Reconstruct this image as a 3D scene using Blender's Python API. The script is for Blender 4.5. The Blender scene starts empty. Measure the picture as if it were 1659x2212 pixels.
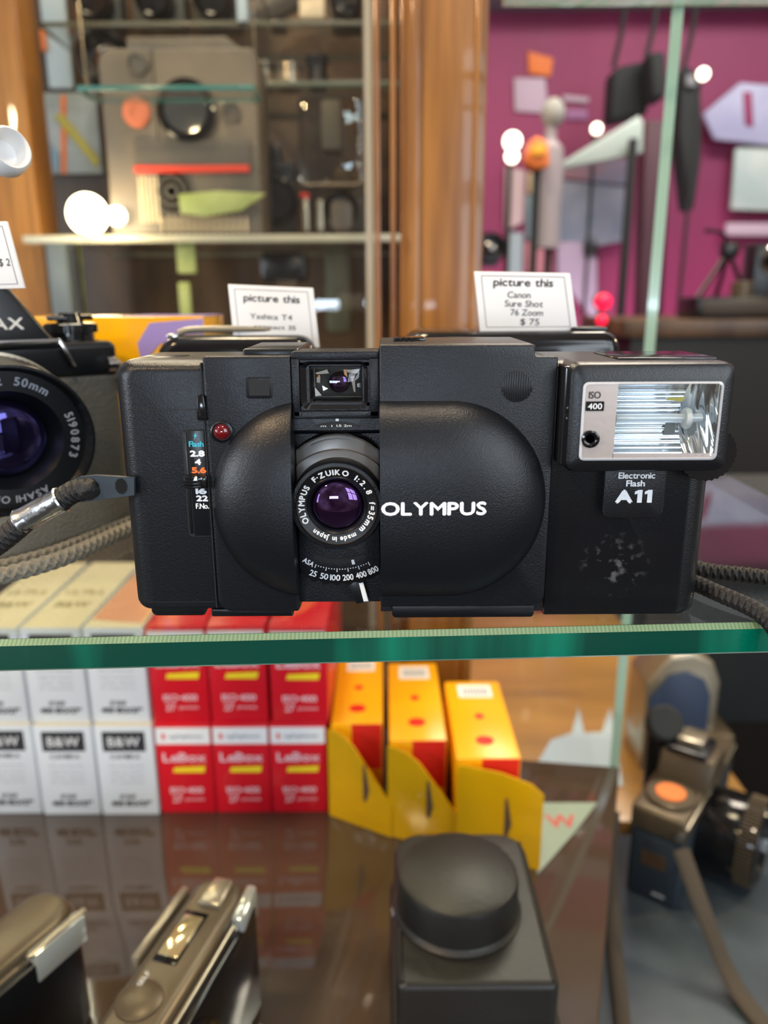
import bpy, bmesh, math, random
from mathutils import Vector, Matrix
random.seed(7)
C = bpy.data.collections.new('Scene items'); bpy.context.scene.collection.children.link(C)
EYE = 1300.0          # height of the photographer's lens above the floor, mm; all local numbers are mm relative to the lens
PI = math.pi
# ---------------------------------------------------------------- camera
FPX, PITCH, ROLL = 1680.0, math.radians(15.4), math.radians(-.29)
cd = bpy.data.cameras.new('camera'); cam = bpy.data.objects.new('camera', cd); C.objects.link(cam)
cam.location = (0, 0, EYE/1000)
RM = (Matrix.Rotation(PI/2-PITCH, 3, 'X') @ Matrix.Rotation(ROLL, 3, 'Z'))
cam.rotation_euler = RM.to_euler()
cd.sensor_fit = 'HORIZONTAL'; cd.sensor_width = 27.0; cd.lens = 27.0*FPX/1659
cd.clip_start = .01; cd.clip_end = 50
cd.dof.use_dof = True; cd.dof.focus_distance = .186; cd.dof.aperture_fstop = cd.lens/2.4
sc = bpy.context.scene; sc.camera = cam
sc.view_settings.view_transform = 'Standard'; sc.view_settings.look = 'None'
sc.view_settings.exposure = 0.0; sc.view_settings.gamma = 1.0; sc.view_settings.use_curve_mapping = False
# ---------------------------------------------------------------- world: dim shop air
w = bpy.data.worlds.new('world'); sc.world = w; w.use_nodes = True
nt = w.node_tree; bg = nt.nodes['Background']
tc = nt.nodes.new('ShaderNodeTexCoord'); nz = nt.nodes.new('ShaderNodeTexNoise'); nz.inputs['Scale'].default_value = 2.2
nz.inputs['Detail'].default_value = 3
rp = nt.nodes.new('ShaderNodeValToRGB')
for i, (p, c) in enumerate([(.3, (.05, .04, .035, 1)), (.48, (.25, .2, .16, 1)), (.6, (.42, .42, .44, 1)), (.72, (1.0, .98, .95, 1))]):
    e = rp.color_ramp.elements[i] if i < 2 else rp.color_ramp.elements.new(p)
    e.position = p; e.color = c
nt.links.new(tc.outputs['Generated'], nz.inputs['Vector']); nt.links.new(nz.outputs['Fac'], rp.inputs['Fac'])
nt.links.new(rp.outputs['Color'], bg.inputs['Color']); bg.inputs['Strength'].default_value = 1.0

def area(name, loc, target, sx, sy, power, col):
    ld = bpy.data.lights.new(name, 'AREA'); ld.shape = 'RECTANGLE'; ld.size = sx; ld.size_y = sy
    ld.energy = power; ld.color = col
    o = bpy.data.objects.new(name, ld); C.objects.link(o); o.location = loc
    o.rotation_euler = (Vector(target)-Vector(loc)).to_track_quat('-Z', 'Y').to_euler()
    return o
T = (0, .3, 1.15)
for i in range(3):
    for j in range(2):
        area('window_daylight', (.75+.42*i, -1.5+.12*i, 1.45+.62*j), T, .34, .52, 3.8, (.80, .90, 1.0))
for i in range(2): area('window_daylight_side', (-1.5-.25*i, -1.1+.35*i, 1.35+.1*i), T, .26, .7, 3.4, (.78, .88, 1.0))
area('ceiling_lamp_light', (-.25, .55, 2.5), (0, .35, 1.1), .25, .25, 13, (1.0, .80, .52))
area('ceiling_lamp_light', (.5, 1.5, 2.6), (.3, 1.0, 1.0), .5, .5, 20, (1.0, .88, .72))
area('ceiling_lamp_light', (-.7, 1.6, 2.4), (-.2, .95, 1.2), .5, .5, 16, (1.0, .84, .62))
area('wall_wash_light', (1.3, 1.3, 2.6), (1.1, 2.7, 1.2), 1.2, .4, 20, (1.0, .95, .92))
area('wall_wash_light', (.62, 2.35, 1.02), (.75, 2.7, 1.35), .3, .1, 2.5, (1.0, .88, .9))  # lamp added to grade the magenta wall; no fixture stands there
area('spot_and_bounce_light', (-.55, -.30, 1.95), T, .06, .06, 5.6, (1.0, .70, .40))
area('spot_and_bounce_light', (.10, -.30, 2.25), T, .06, .06, 4.6, (1.0, .84, .62))
area('spot_and_bounce_light', (-1.35, -.42, 1.42), T, .08, .14, 6.0, (.85, .92, 1.0))
area('spot_and_bounce_light', (-.10, -.42, 1.27), T, .16, .05, .8, (.70, .84, 1.0))  # added cool light imitating the bounce from the counter
area('spot_and_bounce_light', (1.05, .62, 1.75), T, .10, .10, 5.5, (1.0, .80, .48))

# ---------------------------------------------------------------- materials
MATS = {}
def mat(name, col, rough=.5, metal=0., spec=.5, bump=None, coat=0., trans=0., ior=1.5, emit=None, estr=1., var=None, tint=None):
    m = bpy.data.materials.new(name); m.use_nodes = True; n = m.node_tree; b = n.nodes['Principled BSDF']
    b.inputs['Base Color'].default_value = (*col, 1); b.inputs['Roughness'].default_value = rough
    b.inputs['Metallic'].default_value = metal; b.inputs['Specular IOR Level'].default_value = spec
    b.inputs['Coat Weight'].default_value = coat; b.inputs['Coat Roughness'].default_value = .05
    b.inputs['Transmission Weight'].default_value = trans; b.inputs['IOR'].default_value = ior
    if tint: b.inputs['Specular Tint'].default_value = (*tint, 1)
    if emit: b.inputs['Emission Color'].default_value = (*emit, 1); b.inputs['Emission Strength'].default_value = estr
    co = n.nodes.new('ShaderNodeTexCoord')
    if bump:
        t = n.nodes.new('ShaderNodeTexNoise'); t.inputs['Scale'].default_value = bump[0]; t.inputs['Detail'].default_value = 2
        bp = n.nodes.new('ShaderNodeBump'); bp.inputs['Strength'].default_value = bump[1]; bp.inputs['Distance'].default_value = bump[2] if len(bump) > 2 else .0001
        n.links.new(co.outputs['Object'], t.inputs['Vector']); n.links.new(t.outputs['Fac'], bp.inputs['Height']); n.links.new(bp.outputs['Normal'], b.inputs['Normal'])
    if var:   # (scale, second colour, (sx,sy,sz) , pos0, pos1)
        t = n.nodes.new('ShaderNodeTexNoise'); t.inputs['Scale'].default_value = var[0]; t.inputs['Detail'].default_value = 5
        mp = n.nodes.new('ShaderNodeMapping'); mp.inputs['Scale'].default_value = var[2] if len(var) > 2 else (1, 1, 1)
        r = n.nodes.new('ShaderNodeValToRGB'); r.color_ramp.elements[0].color = (*col, 1); r.color_ramp.elements[1].color = (*var[1], 1)
        r.color_ramp.elements[0].position = var[3] if len(var) > 3 else .4; r.color_ramp.elements[1].position = var[4] if len(var) > 4 else .62
        n.links.new(co.outputs['Object'], mp.inputs['Vector']); n.links.new(mp.outputs['Vector'], t.inputs['Vector'])
        n.links.new(t.outputs['Fac'], r.inputs['Fac']); n.links.new(r.outputs['Color'], b.inputs['Base Color'])
    MATS[name] = m; return m
BLK = mat('black satin plastic', (.0046, .0058, .0088), .33, bump=(3200, .7, .00010), spec=.42)
BLK2 = mat('black fine plastic', (.004, .005, .007), .3, bump=(3500, .25, .00006))
BLKG = mat('gloss black plastic', (.007, .007, .008), .12)
DARK = mat('deep black recess', (.003, .003, .003), .6)
FLB = mat('black pebbled plastic', (.005, .0055, .0075), .30, bump=(3600, .55, .00010), spec=.55)
STN = mat('black pebbled plastic with scuffs', (.005, .0055, .0075), .30, spec=.5, var=(330, (.16, .16, .16), (1, 1, 1), .56, .74))
WHT = mat('white ink', (.8, .82, .84), .5)
CYA = mat('cyan ink', (.03, .5, .66), .5)
ORG = mat('orange ink', (.85, .16, .02), .5)
GREYP = mat('grey ring metal', (.13, .125, .12), .3, metal=.6)
CHR = mat('bright chrome', (.75, .75, .75), .14, metal=1.)
BRS = mat('brushed silver plate', (.74, .60, .58), .34, metal=.75, bump=(600, .2))
REF = mat('flash reflector metal', (.86, .90, .97), .10, metal=1.)
LENS = mat('violet coated lens glass', (.006, .002, .008), .03, spec=1., ior=1.75, coat=.15, tint=(.62, .34, 1.0))
LENSB = mat('blue coated lens glass', (.004, .003, .010), .04, spec=.9, ior=1.75, tint=(.34, .30, 1.))
VFG = mat('viewfinder glass', (.012, .011, .016), .03, spec=1., ior=2.2, coat=1.)
RED = mat('red lamp lens', (.13, .002, .005), .08, coat=1.)
CORD = mat('black braided cord', (.008, .0075, .008), .6, bump=(1800, .6, .0003))
LEA = mat('black leather', (.010, .009, .0072), .45, bump=(420, .4, .0004))
LTT = mat('black leatherette', (.085, .085, .075), .6, bump=(900, .9, .0006))
WEB = mat('grey woven strap', (.17, .16, .13), .8, bump=(900, .9, .0005))
WEBD = mat('brown grey woven strap', (.05, .037, .024), .8, bump=(350, .9, .0006))
CARD = mat('white card', (.78, .78, .78), .5)
INKD = mat('dark grey ink', (.022, .022, .026), .6)
INKL = mat('pale grey ink', (.22, .22, .24), .6)
BOXW = mat('white carton', (.68, .71, .74), .38)
BOXT = mat('cream carton lid', (.80, .70, .50), .35)
BOXR = mat('red carton', (.62, .006, .018), .32)
BOXY = mat('yellow carton', (.95, .42, .002), .30)
FLAPY = mat('yellow glossy card', (.62, .33, .004), .12, coat=.8, bump=(40, .5, .004))
REDI = mat('red ink', (.72, .02, .01), .4)
YELI = mat('yellow ink', (.85, .66, .02), .4)
SALM = mat('salmon sheet', (.75, .33, .2), .4)
SILV = mat('silver grey body', (.115, .088, .056), .34, metal=.45)
SILV2 = mat('light champagne metal', (.42, .37, .28), .25, metal=.7)
GRYD = mat('grey equipment plastic', (.17, .135, .10), .42, var=(14, (.11, .09, .07)))
GRYM = mat('grey mesh panel', (.10, .085, .07), .5, bump=(1200, .8, .0005))
WOOD = mat('orange brown wood', (.20, .072, .010), .4, var=(9, (.34, .14, .022), (14, 14, .8), .35, .65), coat=.35)
WOODD = mat('dark brown wood', (.05, .028, .016), .4, var=(7, (.14, .08, .042), (3, 3, 1), .35, .7))
TAN = mat('varnished tan wood', (.40, .21, .055), .3, var=(5, (.26, .14, .05), (1, 5, 1), .4, .7), coat=.4)
BROWNG = mat('glossy brown shelf', (.060, .040, .028), .06, spec=.5, ior=1.65)
MAG = mat('magenta wall paint', (.30, .022, .11), .55, var=(1.5, (.22, .018, .085)))
GRB = mat('grey painted beam', (.17, .18, .20), .6)
STL = mat('blue grey counter', (.045, .06, .075), .2, spec=.6, var=(9, (.08, .10, .12)))
PBLU = mat('pale blue panel', (.36, .48, .56), .4, var=(9, (.55, .60, .62)))
PTEA = mat('pale teal reflection', (.22, .29, .24), .5)
LIME = mat('lime green paper', (.30, .36, .10), .5, var=(12, (.55, .60, .28)))
PPRP = mat('purple carton print', (.36, .27, .62), .25)
KYEL = mat('golden yellow carton', (.88, .42, .003), .22, coat=.5)
BAG = mat('black fabric', (.011, .014, .016), .75)
NAVY = mat('navy print', (.03, .05, .10), .5)
ORP = mat('orange red cloth', (.80, .20, .04), .6)
PINKP = mat('pale mauve paper', (.50, .38, .48), .6)
SKIN = mat('grey plaster', (.3, .3, .28), .7)
FLR = mat('dark floor', (.05, .04, .035), .5)
EML = mat('glowing warm bulb', (1, .9, .7), .3, emit=(1.0, .80, .50), estr=14)
EMR = mat('glowing red lamp', (.9, 0, .05), .3, emit=(1., .01, .05), estr=1.4)
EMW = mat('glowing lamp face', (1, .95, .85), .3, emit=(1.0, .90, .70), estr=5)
CREAM = mat('cream plastic', (.75, .62, .42), .4)

def pane_mat(name, tint, gl=1.0, edge=None):
    m = bpy.data.materials.new(name); m.use_nodes = True; n = m.node_tree; n.nodes.remove(n.nodes['Principled BSDF'])
    out = n.nodes['Material Output']; tr = n.nodes.new('ShaderNodeBsdfTransparent'); tr.inputs[0].default_value = (*tint, 1)
    g = n.nodes.new('ShaderNodeBsdfGlossy'); g.inputs['Roughness'].default_value = .015
    lw = n.nodes.new('ShaderNodeFresnel'); lw.inputs['IOR'].default_value = 1.52
    geo = n.nodes.new('ShaderNodeNewGeometry')
    # a real pane reflects equally from either side: use the facing angle only
    inv = n.nodes.new('ShaderNodeMix'); inv.data_type = 'FLOAT'
    inv.inputs[2].default_value = 1.52; inv.inputs[3].default_value = 1/1.52
    n.links.new(geo.outputs['Backfacing'], inv.inputs[0]); n.links.new(inv.outputs[0], lw.inputs['IOR'])
    mu = n.nodes.new('ShaderNodeMath'); mu.operation = 'MULTIPLY'; mu.inputs[1].default_value = gl; mu.use_clamp = True
    n.links.new(lw.outputs[0], mu.inputs[0])
    mx = n.nodes.new('ShaderNodeMixShader'); n.links.new(mu.outputs[0], mx.inputs[0]); n.links.new(tr.outputs[0], mx.inputs[1]); n.links.new(g.outputs[0], mx.inputs[2])
    n.links.new(mx.outputs[0], out.inputs['Surface']); MATS[name] = m; return m
PANE = pane_mat('clear glass pane', (.965, .985, .975))
SHELFG = pane_mat('clear shelf glass', (.95, .985, .965))
ACRY = pane_mat('clear acrylic', (.85, .83, .78), 1.3)
EDG = mat('green polished glass edge', (.0, .050, .034), .10, spec=.6, coat=.4, var=(34, (.0, .26, .16), (1, .1, .1), .54, .80))
EDGP = mat('pale green glass edge', (.30, .46, .36), .2, spec=.7, coat=.5)
EDGC = mat('cream glass edge', (.48, .46, .36), .3, spec=.5)
# ground bevel with fine stripes
m = mat('ground glass bevel', (.20, .33, .20), .45, spec=.6); n = m.node_tree
co = n.nodes.new('ShaderNodeTexCoord'); wv = n.nodes.new('ShaderNodeTexWave'); wv.inputs['Scale'].default_value = 330; wv.inputs['Distortion'].default_value = .6
wv.bands_direction = 'X'
r = n.nodes.new('ShaderNodeValToRGB'); r.color_ramp.elements[0].color = (.10, .20, .12, 1); r.color_ramp.elements[1].color = (.20, .30, .17, 1)
n.links.new(co.outputs['Object'], wv.inputs['Vector']); n.links.new(wv.outputs['Fac'], r.inputs['Fac']); n.links.new(r.outputs['Color'], n.nodes['Principled BSDF'].inputs['Base Color'])
BEV = m
# worn pale scuffs in one spot of the flash body (object space, metres)
n = STN.node_tree; co = n.nodes.new('ShaderNodeTexCoord'); dn = n.nodes.new('ShaderNodeVectorMath'); dn.operation = 'DISTANCE'; dn.inputs[1].default_value = (-.003, -.0187, .0135)
n.links.new(co.outputs['Object'], dn.inputs[0]); mr = n.nodes.new('ShaderNodeMapRange'); mr.inputs[1].default_value = .003; mr.inputs[2].default_value = .009; mr.inputs[3].default_value = 1; mr.inputs[4].default_value = 0
n.links.new(dn.outputs['Value'], mr.inputs[0]); mxx = n.nodes.new('ShaderNodeMix'); mxx.data_type = 'RGBA'; mxx.inputs[6].default_value = (.005, .0055, .0075, 1)
src = n.nodes['Principled BSDF'].inputs['Base Color'].links[0].from_socket; n.links.new(mr.outputs[0], mxx.inputs[0]); n.links.new(src, mxx.inputs[7]); n.links.new(mxx.outputs[2], n.nodes['Principled BSDF'].inputs['Base Color'])
tn = n.nodes.new('ShaderNodeTexNoise'); tn.inputs['Scale'].default_value = 3600; bp = n.nodes.new('ShaderNodeBump'); bp.inputs['Strength'].default_value = .55; bp.inputs['Distance'].default_value = .0001
n.links.new(co.outputs['Object'], tn.inputs['Vector']); n.links.new(tn.outputs['Fac'], bp.inputs['Height']); n.links.new(bp.outputs['Normal'], n.nodes['Principled BSDF'].inputs['Normal'])
# ---------------------------------------------------------------- building helpers
def tag(o, label=None, cat=None, group=None, kind=None):
    if label: o['label'] = label
    if cat: o['category'] = cat
    if group: o['group'] = group
    if kind: o['kind'] = kind
    return o
def thing(name, label, cat, loc, rz=0, group=None):
    o = bpy.data.objects.new(name, None); C.objects.link(o); o.empty_display_size = .01
    o.location = (loc[0]/1000, loc[1]/1000, (loc[2]+EYE)/1000); o.rotation_euler = (0, 0, math.radians(rz))
    o['_o'] = [float(v) for v in loc]
    return tag(o, label, cat, group)
def P(px, py, D):          # the point of the place seen at a pixel, D mm in front of the lens (horizontal distance)
    d = RM @ Vector(((px-829.5)/FPX, -(py-1106)/FPX, -1)); k = D/d.y
    return Vector((d.x*k, D, d.z*k))
def PZ(px, py, Z):
    d = RM @ Vector(((px-829.5)/FPX, -(py-1106)/FPX, -1)); k = Z/d.z
    return Vector((d.x*k, d.y*k, Z))
def copy_thing(o, label=None, loc=None, rz=None, parent=None):
    c = o.copy(); C.objects.link(c)
    if parent: c.parent = parent
    if label: c['label'] = label
    if loc: c.location = (loc[0]/1000, loc[1]/1000, (loc[2]+EYE)/1000)
    if rz is not None: c.rotation_euler = (0, 0, math.radians(rz))
    for ch in [x for x in C.objects if x.parent == o]: copy_thing(ch, parent=c)
    return c
GL = {}
def glyph(s):
    if s not in GL:
        cu = bpy.data.curves.new('t', 'FONT'); cu.body = s; cu.resolution_u = 3
        o = bpy.data.objects.new('t', cu); C.objects.link(o); dg = bpy.context.evaluated_depsgraph_get(); dg.update()
        me = o.evaluated_get(dg).to_mesh(); vs = [v.co.copy() for v in me.vertices]; fs = [list(p.vertices) for p in me.polygons]
        bpy.data.objects.remove(o); bpy.data.curves.remove(cu)
        x0 = min(v.x for v in vs) if vs else 0; x1 = max(v.x for v in vs) if vs else .3
        GL[s] = (vs, fs, x0, x1)
    return GL[s]
class B:
    def __init__(s, T=None): s.bm = bmesh.new(); s.T = T
    def _add(s, vs, fs, bev=0, seg=2, ang=30, sel=None):
        b = bmesh.new(); v = [b.verts.new(p) for p in vs]
        for f in fs:
            try: b.faces.new([v[i] for i in f])
            except ValueError: pass
        bmesh.ops.recalc_face_normals(b, faces=b.faces)
        if bev > 0:
            es = [e for e in b.edges if len(e.link_faces) == 2 and e.calc_face_angle(0) > math.radians(ang)]
            if sel: es = [e for e in es if sel(e)]
            bmesh.ops.bevel(b, geom=es, offset=bev, segments=seg, profile=.5, affect='EDGES', clamp_overlap=True)
        s._merge(b); return s
    def _merge(s, b):
        me = bpy.data.meshes.new('tmp'); b.to_mesh(me); b.free()
        if s.T: me.transform(s.T)
        s.bm.from_mesh(me); bpy.data.meshes.remove(me)
    def box(s, x0, x1, y0, y1, z0, z1, bev=0, seg=2, sel=None, rot=None):
        vs = [Vector((x, y, z)) for x in (x0, x1) for y in (y0, y1) for z in (z0, z1)]
        if rot:
            c = Vector(((x0+x1)/2, (y0+y1)/2, (z0+z1)/2)); vs = [c+rot@(v-c) for v in vs]
        return s._add(vs, [(0, 1, 3, 2), (4, 6, 7, 5), (0, 4, 5, 1), (2, 3, 7, 6), (0, 2, 6, 4), (1, 5, 7, 3)], bev, seg, sel=sel)
    def prism(s, pts, y0, y1, bev=0, seg=2, axis='y', sel=None):
        n = len(pts)
        f = {'y': lambda a, b, c: (a, c, b), 'z': lambda a, b, c: (a, b, c), 'x': lambda a, b, c: (c, a, b)}[axis]
        vs = [Vector(f(a, b, y0)) for a, b in pts]+[Vector(f(a, b, y1)) for a, b in pts]
        fs = [list(range(n)), list(range(2*n-1, n-1, -1))]+[(i, (i+1) % n, (i+1) % n+n, i+n) for i in range(n)]
        return s._add(vs, fs, bev, seg, sel=sel)
    def lathe(s, prof, c=(0, 0, 0), d=(0, -1, 0), seg=48, a0=0, a1=2*PI, cap=True):
        d = Vector(d).normalized(); q = d.to_track_quat('Z', 'Y'); c = Vector(c); full = abs(a1-a0-2*PI) < 1e-6; vs = []
        k = seg if full else seg+1
        for r, h in prof:
            for i in range(k):
                a = a0+(a1-a0)*i/seg; vs.append(c+q@Vector((r*math.cos(a), r*math.sin(a), h)))
        fs = []
        for j in range(len(prof)-1):
            for i in range(seg):
                i2 = (i+1) % k; fs.append((j*k+i, j*k+i2, (j+1)*k+i2, (j+1)*k+i))
        if full and cap:
            if prof[0][0] > 1e-6: fs.append(list(range(k)))
            if prof[-1][0] > 1e-6: fs.append([(len(prof)-1)*k+i for i in range(k)])
        b = bmesh.new(); v = [b.verts.new(p) for p in vs]
        for f in fs:
            try: b.faces.new([v[i] for i in f])
            except ValueError: pass
        bmesh.ops.remove_doubles(b, verts=b.verts, dist=1e-5); bmesh.ops.recalc_face_normals(b, faces=b.faces); s._merge(b); return s
    def tube(s, pts, r, seg=10, flat=1.0, smooth=6, twist=None):
        pts = [Vector(p) for p in pts]; out = []
        if smooth and len(pts) > 2:
            q = [pts[0]*2-pts[1]]+pts+[pts[-1]*2-pts[-2]]
            for i in range(1, len(q)-2):
                for k in range(smooth):
                    t = k/smooth; a, b_, c, d = q[i-1], q[i], q[i+1], q[i+2]
                    out.append(.5*((2*b_)+(c-a)*t+(2*a-5*b_+4*c-d)*t*t+(3*b_-a-3*c+d)*t**3))
            out.append(pts[-1])
        else: out = pts
        up = Vector((0, 0, 1)); vs = []; n = len(out)
        for i, p in enumerate(out):
            tg = (out[min(i+1, n-1)]-out[max(i-1, 0)]).normalized(); sd = tg.cross(up)
            sd = sd.normalized() if sd.length > .05 else Vector((1, 0, 0)); u2 = sd.cross(tg).normalized()
            rr = r(i/(n-1)) if callable(r) else r
            for k in range(seg):
                a = 2*PI*k/seg; vs.append(p+sd*math.cos(a)*rr+u2*math.sin(a)*rr*flat)
        fs = [(i*seg+k, i*seg+(k+1) % seg, (i+1)*seg+(k+1) % seg, (i+1)*seg+k) for i in range(n-1) for k in range(seg)]
        fs += [list(range(seg)), [(n-1)*seg+k for k in range(seg)]]
        return s._add(vs, fs)
    def braid(s, pts, r, step=1.6, lump=.32):
        """a round cord whose surface is woven: rings of small lumps winding both ways"""
        b0 = B(); b0.tube(pts, r, 8, smooth=8)
        P_ = [Vector(p) for p in pts]; q = [P_[0]*2-P_[1]]+P_+[P_[-1]*2-P_[-2]]; out = []
        for i in range(1, len(q)-2):
            for k in range(12):
                t = k/12; a, b_, c, d = q[i-1], q[i], q[i+1], q[i+2]
                out.append(.5*((2*b_)+(c-a)*t+(2*a-5*b_+4*c-d)*t*t+(3*b_-a-3*c+d)*t**3))
        out.append(P_[-1]); L = [0]
        for i in range(1, len(out)): L.append(L[-1]+(out[i]-out[i-1]).length)
        tot = L[-1]; N = int(tot/(step/4)); seg = 24; vs = []; j = 0
        for i in range(N+1):
            x = tot*i/N
            while j < len(L)-2 and L[j+1] < x: j += 1
            t = (x-L[j])/max(1e-6, L[j+1]-L[j]); p = out[j].lerp(out[j+1], t); tg = (out[j+1]-out[j]).normalized()
            sd = tg.cross(Vector((0, 0, 1))); sd = sd.normalized() if sd.length > .05 else Vector((1, 0, 0)); u2 = sd.cross(tg)
            for k in range(seg):
                a = 2*PI*k/seg; ph = 2*PI*x/(step*2)
                h = max(math.sin(4*a+ph*1.0)*1, math.sin(4*a-ph*1.0))
                rr = r*(1-lump/2+lump/2*h*abs(math.cos(ph/2+a*0)) if False else 1-lump/2+lump/2*h)
                vs.append(p+sd*math.cos(a)*rr+u2*math.sin(a)*rr)
        fs = [(i*seg+k, i*seg+(k+1) % seg, (i+1)*seg+(k+1) % seg, (i+1)*seg+k) for i in range(N) for k in range(seg)]
        fs += [list(range(seg)), [N*seg+k for k in range(seg)]]
        b0.bm.free(); return s._add(vs, fs)
    def grid(s, f, nu, nv, thick=None):
        vs = [Vector(f(i/nu, j/nv)) for j in range(nv+1) for i in range(nu+1)]
        fs = [(j*(nu+1)+i, j*(nu+1)+i+1, (j+1)*(nu+1)+i+1, (j+1)*(nu+1)+i) for j in range(nv) for i in range(nu)]
        return s._add(vs, fs)
    def text(s, t, cx, cz, h, y, w=None, axis='y', fn=None, bold=0, rot=0, ang=None, align='c', sp=.06):
        """lettering in the XZ plane facing -Y at depth y; h = cap height"""
        k = h/.7; pen = 0; items = []
        for ch in t:
            if ch == ' ': pen += .3; continue
            vs, fs, x0, x1 = glyph(ch); items.append((vs, fs, pen-x0)); pen += (x1-x0)+sp
        W = (pen-sp)*k; sx = (w/W) if w else 1
        W *= sx; off = -W/2 if align == 'c' else (0 if align == 'l' else -W)
        ca, sa = math.cos(rot), math.sin(rot)
        for vs, fs, dx in items:
            for bx, bz in ([(0, 0)] if not bold else [(-bold, 0), (bold, 0), (0, bold), (0, -bold), (0, 0)]):
                out = []
                for v in vs:
                    a = (v.x+dx)*k*sx+off+bx; b_ = (v.y-.35)*k+bz
                    X = cx+a*ca-b_*sa; Z = cz+a*sa+b_*ca; Y = (fn(X, Z) if fn else y)-(.004*(bx+2*bz) if bold else 0)
                    out.append(Vector((X, Y, Z)) if axis == 'y' else (Vector((X, Z, -Y)) if axis == 'z' else Vector((-Y, X, Z))))
                s._add(out, fs)
        return s
    def arc_text(s, t, cx, cz, r, a0, a1, h, y, bold=0, fn=None, flip=False, wx=1.0):
        ws = []; 
        for ch in t:
            g = glyph(ch) if ch != ' ' else (0, 0, 0, .25); ws.append(g[3]-g[2]+.09)
        tot = sum(ws); pos = 0
        for ch, wd in zip(t, ws):
            a = math.radians(a0+(a1-a0)*(pos+wd/2)/tot); pos += wd
            if ch == ' ': continue
            X = cx+r*math.sin(a); Z = cz+r*math.cos(a)
            s.text(ch, X, Z, h, y, bold=bold, rot=(-a if not flip else PI-a), fn=fn)
        return s
    def make(s, name, m, parent=None, smooth=35, absol=True, label=None):
        me = bpy.data.meshes.new(name); 
        if parent is not None and absol:
            root = parent
            while root.parent: root = root.parent
            bmesh.ops.translate(s.bm, verts=s.bm.verts, vec=-Vector(root['_o']))
        org = Vector((0, 0, 0))
        if parent is None:
            lo = Vector((min(v.co.x for v in s.bm.verts), min(v.co.y for v in s.bm.verts), min(v.co.z for v in s.bm.verts)))
            hi = Vector((max(v.co.x for v in s.bm.verts), max(v.co.y for v in s.bm.verts), 0)); org = Vector(((lo.x+hi.x)/2, (lo.y+hi.y)/2, lo.z))
            bmesh.ops.translate(s.bm, verts=s.bm.verts, vec=-org)
        bmesh.ops.scale(s.bm, verts=s.bm.verts, vec=(.001, .001, .001))
        for f in s.bm.faces: f.smooth = True
        for e in s.bm.edges:
            if len(e.link_faces) == 2 and e.calc_face_angle(0) > math.radians(smooth): e.smooth = False
        s.bm.to_mesh(me); s.bm.free()
        for mm in (m if isinstance(m, (list, tuple)) else [m]): me.materials.append(mm)
        o = bpy.data.objects.new(name, me); C.objects.link(o)
        if parent is not None: o.parent = parent
        else: o.location = (org.x/1000, org.y/1000, (org.z+EYE)/1000)
        if label: o['label'] = label
        return o
def rrect(x0, x1, z0, z1, r, n=6):
    rs = r if isinstance(r, (list, tuple)) else [r]*4   # bl, br, tr, tl
    out = []
    for (cx, cz, a), q in zip([(x0, z0, PI), (x1, z0, 1.5*PI), (x1, z1, 0), (x0, z1, .5*PI)], rs):
        sx = 1 if cx == x0 else -1; sz = 1 if cz == z0 else -1
        if q <= 0: out.append((cx, cz)); continue
        for i in range(n+1):
            t = a+.5*PI*i/n; out.append((cx+sx*q+q*math.cos(t), cz+sz*q+q*math.sin(t)))
    return out
SH = -75.5      # top of the upper glass shelf
LS = -323.0     # top of the lower shelf
CT = -436.0     # counter beyond the case

# ================================================================= SETTING
def struct(name, b, m, kind='structure'):
    o = b.make(name, m); o['kind'] = kind; return o
struct('floor', B().box(-2500, 3000, -2500, 3200, -EYE-40, -EYE), FLR)
struct('wall_back', B().box(-2500, 3000, 2700, 2760, -EYE, 1600), MAG)
struct('trim_1', B().box(-2400, 3000, 2560, 2700, 840, 1010, 10), GRB)

# counter beyond the case, then the tan table
CTR = thing('wooden_table', 'tan varnished wooden table behind the film boxes, seen through the case glass', 'table', (150, 900, -EYE))
B().box(70, 330, 575, 1040, CT-30, CT, 3).make('tabletop', TAN, CTR)
for x in (94, 306):
    for y in (600, 1010): B().box(x-20, x+20, y-20, y+20, -EYE, CT-30, 3).make('leg', WOODD, CTR)
CT2 = thing('grey_counter', 'blue grey glossy counter under the camera with the orange disc', 'counter', (400, 500, -EYE))
B().prism([(-400, 60), (900, 60), (900, 560), (-400, 560)], CT-25, CT, 3, axis='z').make('countertop', STL, CT2)
B().box(-380, 880, 80, 540, -EYE, CT-25).make('cabinet_body', WOODD, CT2)

# lower shelf of the case (brown glossy board) on a plinth
LSH = thing('case_shelf', 'glossy brown lower shelf board that the camera cartons stand on', 'shelf', (0, 380, CT))
B().prism([(-420, 90), (40, 90), (98, 283), (167, 486), (70, 500), (18, 536), (-420, 590)], LS-14, LS, 1.5, axis='z').make('lower_board', BROWNG, LSH)
B().prism([(-400, 110), (30, 110), (88, 290), (150, 470), (60, 490), (-400, 530)], CT, LS-14, axis='z').make('plinth', WOODD, LSH)
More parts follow.
